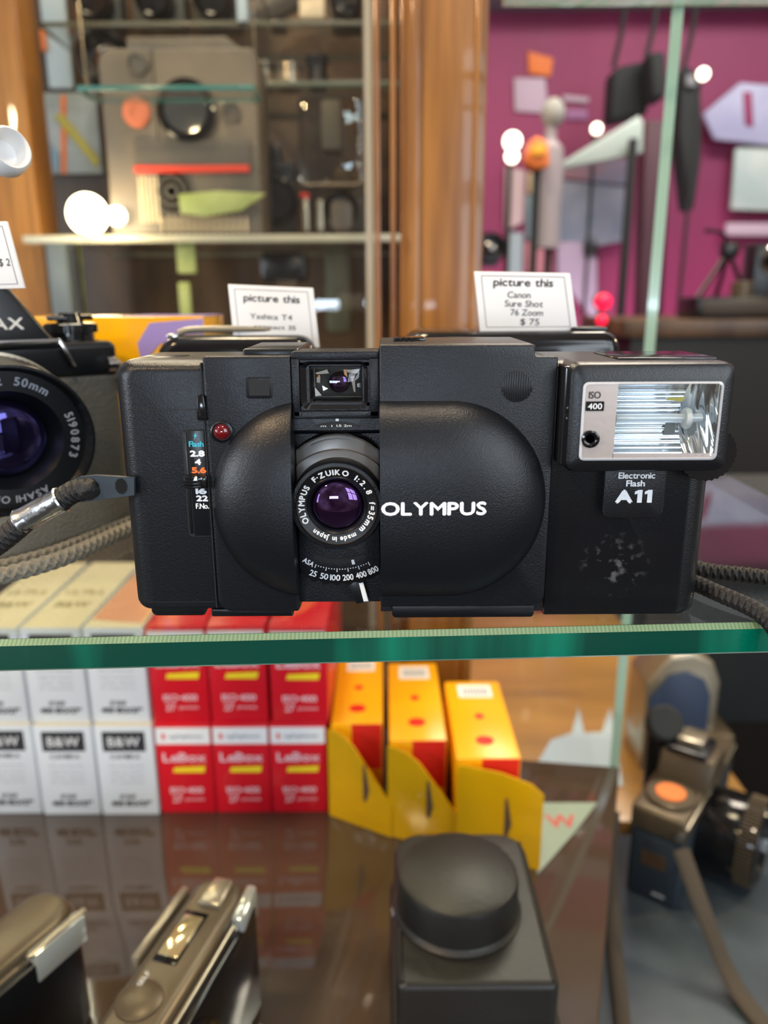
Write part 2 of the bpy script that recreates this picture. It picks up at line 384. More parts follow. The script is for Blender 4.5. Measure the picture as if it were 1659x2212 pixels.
# right back pane with its visible polished edge
def pane(parent, ax, ay, bx, by, z0, z1, th, em, name='glass_pane'):
    a = Vector((ax, ay)); b_ = Vector((bx, by)); d = (b_-a).normalized(); nn = Vector((-d.y, d.x))*th/2
    pts = [a-nn, b_-nn, b_+nn, a+nn]
    o = B().prism([(p.x, p.y) for p in pts], z0, z1, axis='z').make(name, [PANE, em], parent)
    for p in o.data.polygons:
        nrm = p.normal; 
        if abs(nrm.dot(Vector((nn.x, nn.y, 0)).normalized())) < .7: p.material_index = 1
    return o
gp = thing('case_glass', 'clear upright side glass whose pale green front edge leans down the right of the photo', 'case glass', (178, 526, CT))
pane(gp, 163.5, 487, 191, 567, CT, 330, 6.2, EDGP, 'pane')
gp = thing('case_glass', 'clear upright glass with a narrow cream edge left of the wooden post', 'case glass', (-200, 602, CT))
pane(gp, -420, 604, -13, 602, CT, 330, 5.5, EDGC, 'pane')
pane(gp, -9.2, 598, -9.8, 690, CT, 330, 5.6, EDGC, 'side_pane')
PO = thing('wooden_post', 'orange brown wooden post standing between the projector cabinet and the magenta wall', 'post', (42, 556, CT))
B().box(19, 66, 540, 572, CT, 420, 2.5).make('post_core', WOOD, PO)
B().box(58, 61.5, 537.6, 540, CT, 420, .6).make('post_bead', WOOD, PO)
B().box(18.2, 24, 537, 540.5, CT, 420, 1).make('post_bead', WOOD, PO)
for x in (-5, 5.5, 12): B().box(x, x+3.5, 556, 562, CT, 420, 1).make('post_bead', WOOD, PO)

# the top glass shelf just inside the frame
o = B().box(66, 420, 420, 484, 153, 159, .5).make('glass_shelf', [PANE, EDGP]); tag(o, 'clear glass shelf along the top edge of the photo, right of the wooden post', 'shelf')
for p in o.data.polygons:
    if abs(p.normal.z) < .7: p.material_index = 1

# ---- upper glass shelf
GS = thing('glass_shelf', 'thick glass shelf with a green front edge that the black flash camera stands on', 'shelf', (0, 300, SH-7.6))
def ey(x): return 168.9+x*.0429
XL, XR = -330, 150
fr = [(XL, ey(XL)), (XR, ey(XR))]
o = B().prism([(XL, ey(XL)+.1), (XR, ey(XR)+.1), (XR, 470), (XL, 560)], SH-7.6, SH, axis='z').make('glass_plate', SHELFG, GS)
def strip(z0, y0, z1, y1, name, m):
    vs = [(XL, ey(XL)+y0, z0), (XR, ey(XR)+y0, z0), (XR, ey(XR)+y1, z1), (XL, ey(XL)+y1, z1)]
    back = [(x, y+.25, z) for x, y, z in vs]
    return B()._add([Vector(v) for v in vs+back], [(0, 1, 2, 3), (7, 6, 5, 4), (0, 4, 5, 1), (1, 5, 6, 2), (2, 6, 7, 3), (3, 7, 4, 0)]).make(name, m, GS)
strip(SH-1.1, -1.3, SH, .1, 'ground_bevel', BEV)
strip(SH-7.0, -1.4, SH-1.1, -1.3, 'front_edge', EDG)
strip(SH-7.6, -.8, SH-7.0, -1.4, 'lower_bevel', EDGP)

# ================================================================= MAIN CAMERA
Z0 = SH
def X_(v): return v
MC = thing('compact_camera', 'black compact film camera with a sliding lens cover, centre of the glass shelf', 'camera', (-11, 195, SH))
def mb(): return B(Matrix.Translation((0, 0, SH)) @ Matrix.Diagonal((1, 1, .978, 1)))
# body
def round_block(b, x0, x1, z0, z1, rad, y0, y1, R, left=True, Rz=None):
    """a block whose front turns smoothly into one end (and, less, into top and bottom)"""
    Rz = Rz or R*.5; L = []
    for k_ in range(9):
        t = PI/2*k_/8; i_ = R*(1-math.sin(t)); j_ = Rz*(1-math.sin(t)); y = y0+R*(1-math.cos(t))
        a, c_ = (x0+i_, x1) if left else (x0, x1-i_)
        L.append([(x, y, z) for x, z in rrect(a, c_, z0+j_*.6, z1-j_, [max(.2, q-.4*i_) if q > 1 else .2 for q in rad], 6)])
    for k_ in range(9):
        t = PI/2*k_/8; i_ = R*(1-math.cos(t)); j_ = Rz*(1-math.cos(t)); y = y1-R*(1-math.sin(t)); a, c_ = (x0+i_, x1) if left else (x0, x1-i_)
        L.append([(x, y, z) for x, z in rrect(a, c_, z0+j_*.6, z1-j_, [max(.2, q-.4*i_) if q > 1 else .2 for q in rad], 6)])
    n = len(L[0]); vs = [Vector(p_) for l_ in L for p_ in l_]; m_ = len(L)
    b._add(vs, [list(range(n)), [(m_-1)*n+i for i in range(n)]]+[(i+k_*n, (i+1) % n+k_*n, (i+1) % n+(k_+1)*n, i+(k_+1)*n) for i in range(n) for k_ in range(m_-1)])
b = mb(); round_block(b, -61.4, -20.7, 1.6, 63.6, [3, 0, 0, 4], 177, 210, 5.0)
b.box(-.9, 38.6, 177, 210, 1.6, 63.2); b.box(-21, -.5, 186, 210, 1.6, 63.2); b.make('body_shell', BLK, MC)
b = mb(); b.box(-58.2, -41.0, 176.9, 178, 52.25, 52.5); b.make('seam', DARK, MC)
b = mb(); b.box(-57.5, -41.2, 176.9, 178, 4.3, 4.5); b.make('seam', DARK, MC)
b = mb(); b.prism(rrect(-57.5, -44.0, 0, 2.4, [1.5, 1.2, .3, .3]), 178.5, 208, .6); b.make('base_plate', BLK2, MC)
b = mb(); b.prism(rrect(-42.5, -22.4, 0.2, 2.3, .5), 177.2, 208, .4); b.make('base_plate', BLK2, MC)
b = mb(); b.prism(rrect(1.8, 36.5, 0, 3.6, [1, 1, .2, .2]), 176.6, 208, .5); b.make('base_plate', BLK2, MC)
b = mb(); b.lathe([(5.6, 0), (5.6, 1.4), (5.0, 1.8), (0, 1.8)], (-52, 191, 62.0), (0, 0, 1), 32); b.make('rewind_crank', BLK2, MC)
b = mb(); b.prism(rrect(-32, -19, 63, 66.0, .8), 180, 206, .6); b.make('top_plate', BLK2, MC)
b = mb(); b.prism(rrect(3, 10, 66, 67.9, .4), 188, 196, .2)
for i in range(4): b.box(2.5+i*1.3, 3.1+i*1.3, 186, 190, 66.5, 68)
b.make('film_counter', BLKG, MC)
# left cover panel with half dome
b = mb(); b.prism(rrect(-40.25, -20.6, 2.2, 64.6, [3.4, .8, .5, .8]), 175.7, 184, .7, 3); LCV = b.make('left_cover', BLK, MC)
b = mb(); b.box(-35.6, -26.6, 175.60, 176, 51.9, 52.05); b.box(-35.7, -35.55, 175.60, 176, 51.9, 57); b.box(-41.0, -40.7, 176.4, 178, 3, 63); b.make('seam', DARK, MC)
def dome(cx, cz, rx, rz, H, x0, x1, y, flat=0, p=2.0, q=.55, nx=40, nz=64, cut=None, name='dome'):
    """bulged cover: plan = half stadium; closed by a side wall at the cut"""
    def hgt(x, z):
        dx = 0 if (x-cx)*(1 if x1 > x0 and flat >= 0 else -1) < 0 else (x-cx)/rx
        rr = min(1, math.sqrt(dx*dx+((z-cz)/rz)**2)); return H*(max(0, 1-rr**p))**q
    def f(u, v):
        # parametrise by x; z range shrinks with the plan outline
        x = x0+(x1-x0)*(math.sin(u*PI/2) if abs(x0-cx) < abs(x1-cx) else 1-math.cos(u*PI/2))
        dx = 0 if ((x-cx) < 0) == (flat >= 0) and True else (x-cx)/rx
        hz = rz*math.sqrt(max(0, 1-dx*dx)); t = -math.cos(v*PI); z = cz+hz*t
        return (x, y-hgt(x, z), z)
    return f, hgt
# left dome: centre right of the cut, ellipse to the left
def hL(x, z):
    dx = min(0, x+17.5)/22.4; r2 = dx*dx+((z-30.2)/24.0)**2; return 7.2*max(0, 1-r2**1.15)**.62
def fL(u, v):
    x = -39.8+19.1*(1-math.cos(u*PI/2)); dx = min(0, x+17.5)/22.4; hz = 24.0*math.sqrt(max(0, 1-dx*dx)); z = 30.2-hz*math.cos(v*PI)
    return (x, 175.6-hL(x, z), z)
b = mb(); b.grid(fL, 36, 56)
pts = [(z, 175.6-hL(-20.7, z)) for z in [30.2-24.0*.99*math.cos(PI*i/30) for i in range(31)]]
b.prism([(y, z) for z, y in pts]+[(176.5, pts[-1][0]), (176.5, pts[0][0])], -21.0, -20.68, axis='x')
b.make('cover_dome', BLK, LCV, 40)
# viewfinder block
b = mb()
b.prism(rrect(-20.5, -.9, 50.2, 65.6, [.4, .4, .4, .8]), 184.2, 186); b.prism(rrect(-20.5, -.9, 62.2, 64, .1), 177, 184.2); b.prism(rrect(-20.5, -.9, 51.5, 53.8, .1), 177, 184.2); b.box(-20.5, -16.7, 177, 184.2, 53, 63); b.box(-4.7, -.9, 177, 184.2, 53, 63)
b.prism(rrect(-20.5, -.9, 63.6, 65.6, [0, 0, .4, .8]), 175.6, 184, .3); b.prism(rrect(-20.5, -.9, 50.2, 52.0, .2), 175.6, 184, .25)
b.box(-20.5, -18.8, 175.6, 184, 50.6, 64.4, .3); b.box(-3.2, -.9, 175.6, 184, 50.6, 64.4, .3); b.make('viewfinder_housing', BLK, MC)
b = mb()
o_, i_ = rrect(-18.6, -3.6, 52.3, 63.2, [1.8, 1.8, 1.8, 1.8]), rrect(-16.5, -4.9, 54.0, 62.0, [.6, .6, .6, .6])
n_ = len(o_); vs = [Vector((x, 176.1, z)) for x, z in o_]+[Vector((x, 177.6, z)) for x, z in i_]+[Vector((x, 178.4, z)) for x, z in i_]
b._add(vs, [(i, (i+1) % n_, (i+1) % n_+n_, i+n_) for i in range(n_)]+[(i+n_, (i+1) % n_+n_, (i+1) % n_+2*n_, i+2*n_) for i in range(n_)])
VF_ = b.make('viewfinder_frame', BLKG, MC)
b = mb(); b.box(-17, -4.4, 183.4, 184.2, 53, 62.5); b.make('finder_chamber', DARK, VF_)
b = mb(); b.lathe([(2.5, 0)]+[(2.5*math.cos(t), 1.0*math.sin(t)) for t in [PI/2*i/8 for i in range(1, 9)]], (-10.2, 182.6, 57.9), (0, -1, 0), 32); b.make('inner_lens', LENS, VF_, 60)
b = mb()
for q in ([(-15.7, 60.2), (-13.0, 60.9), (-12.6, 60.0), (-15.4, 59.8)], [(-15.9, 56.8), (-14.4, 54.8), (-15.8, 54.7)], [(-14.2, 57.2), (-12.9, 56.4), (-14.0, 55.9)], [(-8.6, 60.9), (-5.6, 60.9), (-5.6, 59.9), (-8.2, 60.2)], [(-7.6, 59.4), (-6.6, 59.4), (-6.5, 55.6), (-6.9, 55.6)], [(-15.4, 59.2), (-14.6, 59.2), (-14.7, 57.8), (-15.5, 57.9)], [(-6.1, 57.6), (-5.3, 57.8), (-5.3, 56.6), (-6.1, 56.8)]):
    c3 = sum(x for x, z in q)/len(q); b._add([Vector((x, 182.0+.25*(i % 2)+.12*(x-c3), z)) for i, (x, z) in enumerate(q)], [list(range(len(q)))])
b.make('reflection_facets', CHR, VF_)  # chrome slivers added to give the finder broken reflections
b = mb(); b.prism([(-9.2, 60.9), (-8.5, 60.9), (-8.3, 58.9), (-8.9, 58.9)], 182.1, 182.2); b.lathe([(.3, 0), (0, .2)], (-14.9, 182, 59.4), (0, -1, 0), 8); b.make('amber_glints', mat('amber glint colour', (.85, .30, .03), .3), VF_)  # amber slivers coloured as glints inside the finder
b = mb(); b.tube([(-15.9, 181.6, 54.6), (-15.9, 181.6, 61.2), (-5.1, 181.6, 61.2), (-5.1, 181.6, 54.6), (-15.9, 181.6, 54.6)], .08, 6, smooth=0); b.make('bright_frame', SILV2, VF_)
b = mb(); b.grid(lambda u, v: (-16.6+11.8*u, 178.3-1.3*(1-(2*u-1)**2)*(1-(2*v-1)**2)**.5, 53.9+8.2*v), 24, 24); b.make('viewfinder_lens', PANE, VF_)
b = mb(); b.box(-16.6, -4.8, 177.9, 178.0, 61.5, 62.05); b.make('finder_mask', DARK, VF_)
# recessed lens panel
b = mb()
prof = [(176.6, 50.4), (176.6, 47.4), (177.0, 46.9), (180.6, 46.3), (181.0, 45.8), (181.0, 2.6), (186, 2.6), (186, 50.4)]
b.prism(prof, -20.6, -.9, axis='x'); b.make('lens_panel', BLK, MC)
b = mb(); b.prism([(-16.2, 50.1), (-5.0, 50.1), (-6.2, 48.35), (-15.0, 48.35)], 176.35, 176.62)
b.make('distance_window', BLK2, MC)
b = mb(); N = 20; b.prism([(-15.6, 48.25)]+[(-10.6+5.0*math.cos(PI-PI*i/N), 48.25+1.15*math.sin(PI*i/N)) for i in range(N+1)]+[(-5.4, 48.25)], 176.25, 176.36); b.make('distance_slot', DARK, MC)
b = mb(); b.box(-10.9, -10.2, 176.15, 176.3, 49.6, 50.2); b.text('m  1', -13.0, 48.45, .45, 176.2, w=2.6); b.text('1.5 2m', -9.0, 48.5, .5, 176.2, w=3.4); b.make('distance_scale', WHT, MC)
# lens: stacked rings, centre
LC = (-10.75, 30.3)
def clipdisc(r, z0=-99, z1=99, n=96, ser=0, dz=0):
    out = []
    for i in range(n):
        a = 2*PI*i/n; rr = r+(ser if (i//2) % 2 else 0)
        x = LC[0]+rr*math.cos(a); z = LC[1]+dz+rr*math.sin(a); x = max(-20.4, min(-1.05, x)); z = max(z0, min(z1, z))
        if not out or (abs(out[-1][0]-x)+abs(out[-1][1]-z)) > 1e-4: out.append((x, z))
    return out
b = mb(); b.prism(clipdisc(13.6, z0=31, dz=2.4), 178.2, 181, .3); b.make('focus_ring', GREYP, MC)
b = mb()
for i in range(60):
    a0, a1 = [math.radians(132-84*(i+k)/60) for k in (0, 1)]
    vs = [Vector((LC[0]+r*math.cos(a), yy, LC[1]+2.4+r*math.sin(a))) for a in (a0, a1) for r, yy in ((13.95, 178.3), (13.6, 177.7), (13.2, 178.1))]
    b._add(vs, [(0, 1, 4, 3), (1, 2, 5, 4)])
b.make('ring_rim', CHR, MC)
b = mb()
for i in range(22):
    a = math.radians(118-1.9*i); w_ = .16-.004*i; b.box(LC[0]+12.7*math.cos(a)-w_, LC[0]+12.7*math.cos(a)+w_, 178.1, 178.25, LC[1]+2.4+12.4*math.sin(a)-w_, LC[1]+2.4+12.4*math.sin(a)+w_)
b.make('scale_dots', INKD, MC)
b = mb(); b.prism(clipdisc(14.0, z0=31, dz=-1.6), 176.9, 179, .5); b.make('inner_ring', GREYP, MC)
b = mb(); b.prism(clipdisc(18.9, z0=0, z1=27.5, dz=-1.9), 177.0, 181, .15); FD = b.make('film_speed_dial', BLK, MC)
b = mb(); b.prism(clipdisc(19.6, z0=0, z1=18, n=170, ser=.5, dz=-1.9), 177.6, 180.6, .0); b.make('serrated_edge', BLKG, FD)
b = mb(); b.lathe([(10.6, 0), (10.6, 6.3), (10.3, 6.8), (9.5, 6.9), (9.35, 6.5), (9.3, 2)], (LC[0], 178.2, LC[1]), (0, -1, 0), 80, cap=False); LB = b.make('lens_barrel', BLK, MC)
b = mb(); b.lathe([(9.42, 6.6), (9.30, 6.85), (9.15, 6.6)], (LC[0], 178.2, LC[1]), (0, -1, 0), 80, cap=False); b.make('bronze_rim', mat('bronze rim', (.22, .14, .07), .3, metal=.9), LB)
b = mb(); b.lathe([(9.2, 6.75), (7.0, 6.15), (6.8, 6.35), (6.45, 6.0), (6.1, 5.4), (5.95, 4.6), (5.9, 3)], (LC[0], 178.2, LC[1]), (0, -1, 0), 80, cap=False); b.make('name_ring', BLK2, LB)
b = mb(); b.lathe([(5.95, 4.7)]+[(5.9*math.cos(t), 4.7+2.0*math.sin(t)) for t in [PI/2*i/14 for i in range(1, 15)]], (LC[0], 178.2, LC[1]), (0, -1, 0), 64); b.make('front_lens', LENS, LB, 60)
b = mb(); rt = 8.12; yt = lambda X, Z: 178.2-6.75+.2727*max(0, (9.2-math.hypot(X-LC[0], Z-LC[1])))-.10
for t, a0, a1 in (('OLYMPUS', -122, -53), ('F·ZUIKO', -42, 22), ('1:2.8', 31, 72), ('f=35mm', 82, 140)): b.arc_text(t, LC[0], LC[1], rt, a0, a1, 1.32, 0, bold=.075, fn=yt)
b.arc_text('made in Japan', LC[0], LC[1], rt, 147, 224, 1.1, 0, bold=.055, fn=yt)
b.make('ring_lettering', WHT, LB)
# film speed scale
b = mb()
DCZ = LC[1]-1.9
for t, ac, rr, h, wd_ in (('ASA', 208.5, 15.6, 1.25, 2.8), ('25', 201, 17.8, 1.5, 1.7), ('50', 192.2, 17.8, 1.5, 1.9), ('100', 183.6, 17.8, 1.5, 2.4), ('200', 173.6, 17.8, 1.5, 2.55), ('400', 163.2, 17.8, 1.5, 2.55), ('800', 153.2, 17.8, 1.5, 2.55)):
    a = math.radians(ac); b.text(t, LC[0]+rr*math.sin(a), DCZ+rr*math.cos(a), h, 176.93, w=wd_, bold=.05, rot=PI-a-(0 if t != 'ASA' else .05))
for i in range(21):
    a = math.radians(201.5-2.4*i)
    if i % 4 == 0:
        for rr in (15.5, 15.75, 16.0, 16.25): b.lathe([(.13, 0), (.13, .05), (0, .05)], (LC[0]+rr*math.sin(a), 176.98, DCZ+rr*math.cos(a)), (0, -1, 0), 8)
    else: b.lathe([(.15, 0), (.15, .05), (0, .05)], (LC[0]+15.6*math.sin(a), 176.98, DCZ+15.6*math.cos(a)), (0, -1, 0), 8)
b.make('film_speed_scale', WHT, FD)
b = mb()
def arcband(b, r0, r1, d0, d1, y0, y1, n=24):
    pts = [(LC[0]+r0*math.sin(math.radians(d0+(d1-d0)*i/n)), DCZ+r0*math.cos(math.radians(d0+(d1-d0)*i/n))) for i in range(n+1)]+[(LC[0]+r1*math.sin(math.radians(d1+(d0-d1)*i/n)), DCZ+r1*math.cos(math.radians(d1+(d0-d1)*i/n))) for i in range(n+1)]
    b.prism(pts, y0, y1)
arcband(b, 12.9, 14.1, 206, 153, 176.9, 177.05); b.make('speed_slot', DARK, FD)
b = mb(); arcband(b, 13.5, 14.7, 168.0, 165.2, 176.8, 176.95, 3); b.make('speed_pointer', WHT, FD)
# bottom lever
b = mb(); b.prism([(-9.2, 9.0), (-6.0, 9.0), (-4.3, 3.6), (-6.9, 3.0)], 178.2, 179.6, .2); b.make('self_timer_lever', BLK2, MC)
b = mb(); b.prism([(-6.4, 9.6), (-5.3, 9.6), (-3.9, 3.9), (-5.1, 3.8)], 177.9, 178.3, .1); b.make('lever_stripe', WHT, MC)
# aperture slider
b = mb(); b.prism(rrect(-46.4, -41.0, 21.4, 47.8, [1, 0, 0, 1]), 176.9, 177.2); b.make('slider_recess', DARK, MC)
b = mb(); b.prism(rrect(-45.0, -41.2, 21.7, 47.5, .2), 176.6, 177, .1); b.box(-46.0, -45.3, 176.6, 177, 22.2, 47.3, .15); AP = b.make('aperture_plate', BLK2, MC)
b = mb(); b.prism([(-46.2, 33.8), (-40.9, 33.8), (-40.9, 37.0), (-46.2, 37.0)], 175.2, 177, .2)
for i in range(4): b.box(-46.0, -42.2, 174.8, 175.4, 34.05+i*.75, 34.5+i*.75, .12)
b.box(-41.9, -41.0, 174.6, 175.3, 33.9, 36.9, .2); b.make('aperture_knob', BLKG, AP)
YA = 176.55
b = mb(); b.text('Flash', -43.1, 44.3, 1.3, YA, w=3.3, bold=.03); b.prism([(-42.9, 47.1), (-43.6, 46.1), (-43.2, 46.15), (-43.6, 45.3), (-42.7, 46.4), (-43.1, 46.35)], YA-.03, YA); b.make('flash_mark', CYA, AP)
b = mb(); b.text('2.8', -43.0, 42.0, 1.3, YA, w=3.2, bold=.12); b.text('4', -43.0, 40.0, 1.3, YA, w=1.3, bold=.12)
b.text('16', -42.7, 32.9, 1.3, YA, w=2.4, bold=.12); b.text('22', -42.6, 31.1, 1.3, YA, w=2.6, bold=.12); b.text('F.No.', -42.65, 29.2, 1.3, YA, w=3.0, bold=.05); b.make('aperture_numbers', WHT, AP)
b = mb(); b.text('5.6', -42.9, 38.0, 1.3, YA, w=3.2, bold=.12); b.make('aperture_number', ORG, AP, label='orange aperture number'); 
b = mb(); b.prism([(-43.9, 35.9), (-43.0, 35.9), (-43.0, 36.9), (-43.4, 36.9)], 174.7, 174.8); b.make('index_mark', WHT, AP)
# clip
b = mb(); b.prism([(-42.2, 50.0), (-39.9, 50.0), (-40.3, 55.8), (-41.9, 55.8)], 175.0, 177, .35); b.make('hinge_clip', BLKG, MC)
# red lamp, rangefinder window
b = mb(); b.lathe([(2.55, 0), (2.55, .6), (2.2, .75), (1.95, .3), (0, .3)], (-36.8, 175.7, 47.3), (0, -1, 0), 40); LBZ = b.make('lamp_bezel', BLK2, MC)
b = mb(); b.lathe([(1.85, .2)]+[(1.85*math.cos(t), .2+1.1*math.sin(t)) for t in [PI/2*i/10 for i in range(1, 11)]], (-36.8, 175.6, 47.3), (0, -1, 0), 32); b.make('signal_lamp', RED, LBZ, 60)
b = mb(); b.prism(rrect(-30.9, -24.9, 55.0, 59.8, .7), 175.35, 175.8, .15); RBZ = b.make('rangefinder_bezel', BLK2, MC)
b = mb(); b.prism(rrect(-30.1, -25.5, 55.7, 59.3, .15), 175.2, 175.4); b.make('rangefinder_window', DARK, RBZ)
# sliding cover
b = mb()
out = [(-.9, 3.8), (33.2, 3.8)]+[(38.4-3.2+3.2*math.sin(t), 3.8+3.2-3.2*math.cos(t)) for t in [PI/2*i/6 for i in range(7)]]+[(38.7, 64.2), (33.5, 64.2), (33.5, 66.9), (-.9, 67.1)]
b.prism(out, 174.3, 180, .5, 3); b.box(-.9, 33.5, 175.5, 206, 64.5, 67.1, .9, 3); SC = b.make('sliding_cover', BLK, MC)
def hR(x, z):
    dx = max(0, x-15.0)/22.4; r2 = dx*dx+((z-30.6)/23.8)**2; return 6.6*max(0, 1-r2**1.3)**.62
def fR(u, v):
    x = -.85+38.2*math.sin(u*PI/2); dx = max(0, x-15.0)/22.4; hz = 23.8*math.sqrt(max(0, 1-dx*dx)); return (x, 174.2-hR(x, 30.6-hz*math.cos(v*PI)), 30.6-hz*math.cos(v*PI))
b = mb(); b.grid(fR, 44, 56)
zz = [30.6-23.8*.995*math.cos(PI*i/30) for i in range(31)]
b.prism([(174.2-hR(-.85, z), z) for z in zz]+[(175, zz[-1]), (175, zz[0])], -.86, -.5, axis='x')
b.make('cover_dome', BLK, SC, 40)
b = mb(); b.text('OLYMPUS', 11.15, 30.75, 2.95, 0, w=23.3, bold=.17, fn=lambda X, Z: 174.2-hR(X, Z)-.10, sp=.10); b.make('maker_lettering', WHT, SC)
b = mb(); b.lathe([(3.6, 0), (3.6, .12), (3.4, .14), (0, .14)], (29.7, 174.3, 57.6), (0, -1, 0), 48)
for i in range(13):
    x = -3.2+i*6.4/12; hz = math.sqrt(max(0, 3.4**2-x*x)); b.box(29.7+x-.13, 29.7+x+.13, 173.95, 174.2, 57.6-hz, 57.6+hz, .05)
b.make('ribbed_grip', BLK2, SC)

# ================================================================= FLASH
FL = thing('electronic_flash', 'black electronic flash unit screwed to the right end of the compact camera', 'flash', (58, 195, SH))
b = mb(); round_block(b, 38.9, 76.8, 0, 63.3, [0, 3.2, 3, 0], 176.4, 209, 5.2, left=False, Rz=1.6); b.make('flash_body', STN, FL)
b = mb(); b.prism(rrect(39.7, 75.4, 39.0, 63.4, 2.4), 172.6, 200, .1, 1)
o_, i_ = rrect(39.7, 75.4, 39.0, 63.4, 2.4), rrect(42.7, 72.6, 42.0, 59.2, 1.1); n_ = len(o_)
oc = rrect(41.0, 74.1, 40.3, 62.1, 1.7); om = rrect(40.1, 75.0, 39.4, 63.0, 2.2)
lay = [[(x, 172.7, z) for x, z in o_], [(x, 168.8, z) for x, z in o_], [(x, 167.7, z) for x, z in om], [(x, 167.2, z) for x, z in oc], [(x, 167.0, z) for x, z in i_], [(x, 172.7, z) for x, z in i_]]
b._add([Vector(p_) for l_ in lay for p_ in l_], [(i+k_*n_, (i+1) % n_+k_*n_, (i+1) % n_+(k_+1)*n_, i+(k_+1)*n_) for i in range(n_) for k_ in range(5)]); b.make('flash_head', FLB, FL)
b = mb(); b.prism(rrect(39.2, 41.0, 40, 62.5, .5), 170, 190, .5); b.box(39.6, 40.8, 168.2, 170.4, 50.2, 51.8, .2); b.box(39.6, 40.8, 168.2, 170.4, 52.5, 54.1, .2); b.make('head_hinge', BLKG, FL)
# window frame, plate, reflector
WX0, WX1, WZ0, WZ1 = 42.6, 72.7, 41.9, 59.3
b = mb(); o_, i_ = rrect(WX0, WX1, WZ0, WZ1, 1.2), rrect(WX0+.55, WX1-.55, WZ0+.45, WZ1-.45, .9); n_ = len(o_)
vs = [Vector((x, 166.9, z)) for x, z in o_]+[Vector((x, 166.7, z)) for x, z in i_]+[Vector((x, 168.5, z)) for x, z in i_]+[Vector((x, 168, z)) for x, z in o_]
b._add(vs, [(i+k*n_, (i+1) % n_+k*n_, (i+1) % n_+(k+1)*n_, i+(k+1)*n_) for i in range(n_) for k in range(3)]); b.make('window_rim', mat('clear rim plastic', (.55, .57, .6), .15, spec=.9, coat=.8), FL)
b = mb(); b.prism(rrect(WX0+.4, 50.1, WZ0+.3, WZ1-.3, [.8, 0, 0, .8]), 166.95, 167.4); b.box(50, WX1-.5, 166.95, 167.4, WZ0+.3, WZ0+1.5); SP = b.make('sensor_plate', BRS, FL)
b = mb()   # concave trough reflector with fine ribs
def fT(u, v):
    x = 50.1+15.2*u; t = -1+2*v; return (x, 167.0+4.6*math.cos(t*PI/2)+.10*math.sin(v*95)+.05*math.sin(v*211+2), 42.9+16.2*v-.0)
b.grid(fT, 4, 180)
def fT2(u, v): x = 65.3+6.6*u; t = -1+2*v; return (x, 167.0+4.6*math.cos(t*PI/2)*math.cos(u*PI/2)+.12*math.sin(u*26+v*9), 42.9+16.2*v)
b.grid(fT2, 24, 60); b.make('reflector', REF, FL, 80)
b = mb(); b.lathe([(1.0, -2), (1.0, 19.0), (0, 19.0)], (50.3, 168.9, 51.0), (1, 0, 0), 20)
b.make('flash_tube', mat('milky glass', (.72, .78, .86), .08, trans=.5, coat=.6), FL, 60)
b = mb(); b.lathe([(1.2, 0), (2.2, 0), (2.4, .6), (2.2, 1.2), (1.2, 1.2), (1.2, 0)], (65.4, 168.7, 51.0), (1, 0, 0), 30); b.lathe([(2.0, 0), (0, .9)], (50.2, 168.7, 51), (1, 0, 0), 24); b.make('tube_seal', mat('frosted rubber', (.42, .46, .48), .35), FL, 60)
b = mb(); b.prism([(61.0, 59.0), (66.6, 59.0), (66.3, 56.2), (65.3, 54.6), (62.0, 54.9)], 170.0, 170.2); b.make('filter_patch', mat('amber film', (.52, .42, .06), .3), FL)
b = mb(); b.prism([(61.2, 43.0), (64.6, 43.0), (64.2, 50.0), (62.2, 50.0)], 170.2, 170.4); b.prism([(67.5, 44), (69.6, 43), (68.6, 50), (66.6, 50)], 169.6, 169.8); b.make('reflector_support', mat('dark grey metal', (.16, .17, .18), .3, metal=.5), FL)  # dark grey slivers inside the reflector
b = mb(); b.prism(rrect(WX0+.5, WX1-.5, WZ0+.4, WZ1-.4, .8), 166.75, 166.8); b.make('window_glass', PANE, FL)
b = mb(); b.text('ISO', 45.2, 56.5, 1.5, 166.72, w=2.5, bold=.02); b.make('speed_lettering', INKD, SP)
b = mb(); b.prism(rrect(43.4, 47.3, 53.0, 55.1, .15), 166.70, 166.75); b.make('speed_label', BLKG, SP)
b = mb(); b.text('400', 45.35, 54.05, 1.25, 166.66, w=3.0, bold=.03); b.make('speed_number', WHT, SP)
b = mb(); b.lathe([(1.95, 0), (1.95, .5), (1.55, .6), (1.4, .1), (1.0, .0), (0, 0)], (44.8, 166.75, 46.8), (0, -1, 0), 36); b.make('light_sensor', BLKG, SP)
b = mb(); b.prism(rrect(50.6, 64.6, 26.6, 41, [1.6, 1.6, .1, .1]), 173.6, 178, 1.0, 3); NP = b.make('name_panel', FLB, FL)
YF = 173.5
b = mb(); b.text('Electronic', 57.85, 36.9, 1.45, YF, w=8.3, bold=.05); b.text('Flash', 57.7, 35.0, 1.45, YF, w=4.2, bold=.05); b.text('A', 55.3, 31.85, 2.75, YF, w=3.5, bold=.30)
for x_ in (57.7, 60.0): b.prism([(x_+.65, 30.3), (x_+1.75, 30.3), (x_+1.75, 33.4), (x_+.85, 33.4), (x_, 33.0), (x_, 32.3), (x_+.65, 32.5)], YF-.02, YF)
b.make('name_lettering', WHT, NP)
b = mb(); pts = [(72.9+(6.3+(.25 if (i//2) % 2 else 0))*math.cos(2*PI*i/120), 42.3+(6.3+(.25 if (i//2) % 2 else 0))*math.sin(2*PI*i/120)) for i in range(120)]
b.prism(pts, 172, 177, 0); b.make('film_speed_wheel', BLKG, FL)
b = mb(); b.prism(rrect(52, 74, 63.3, 63.9, .2), 175, 196, .2); b.make('top_label', BLKG, FL)

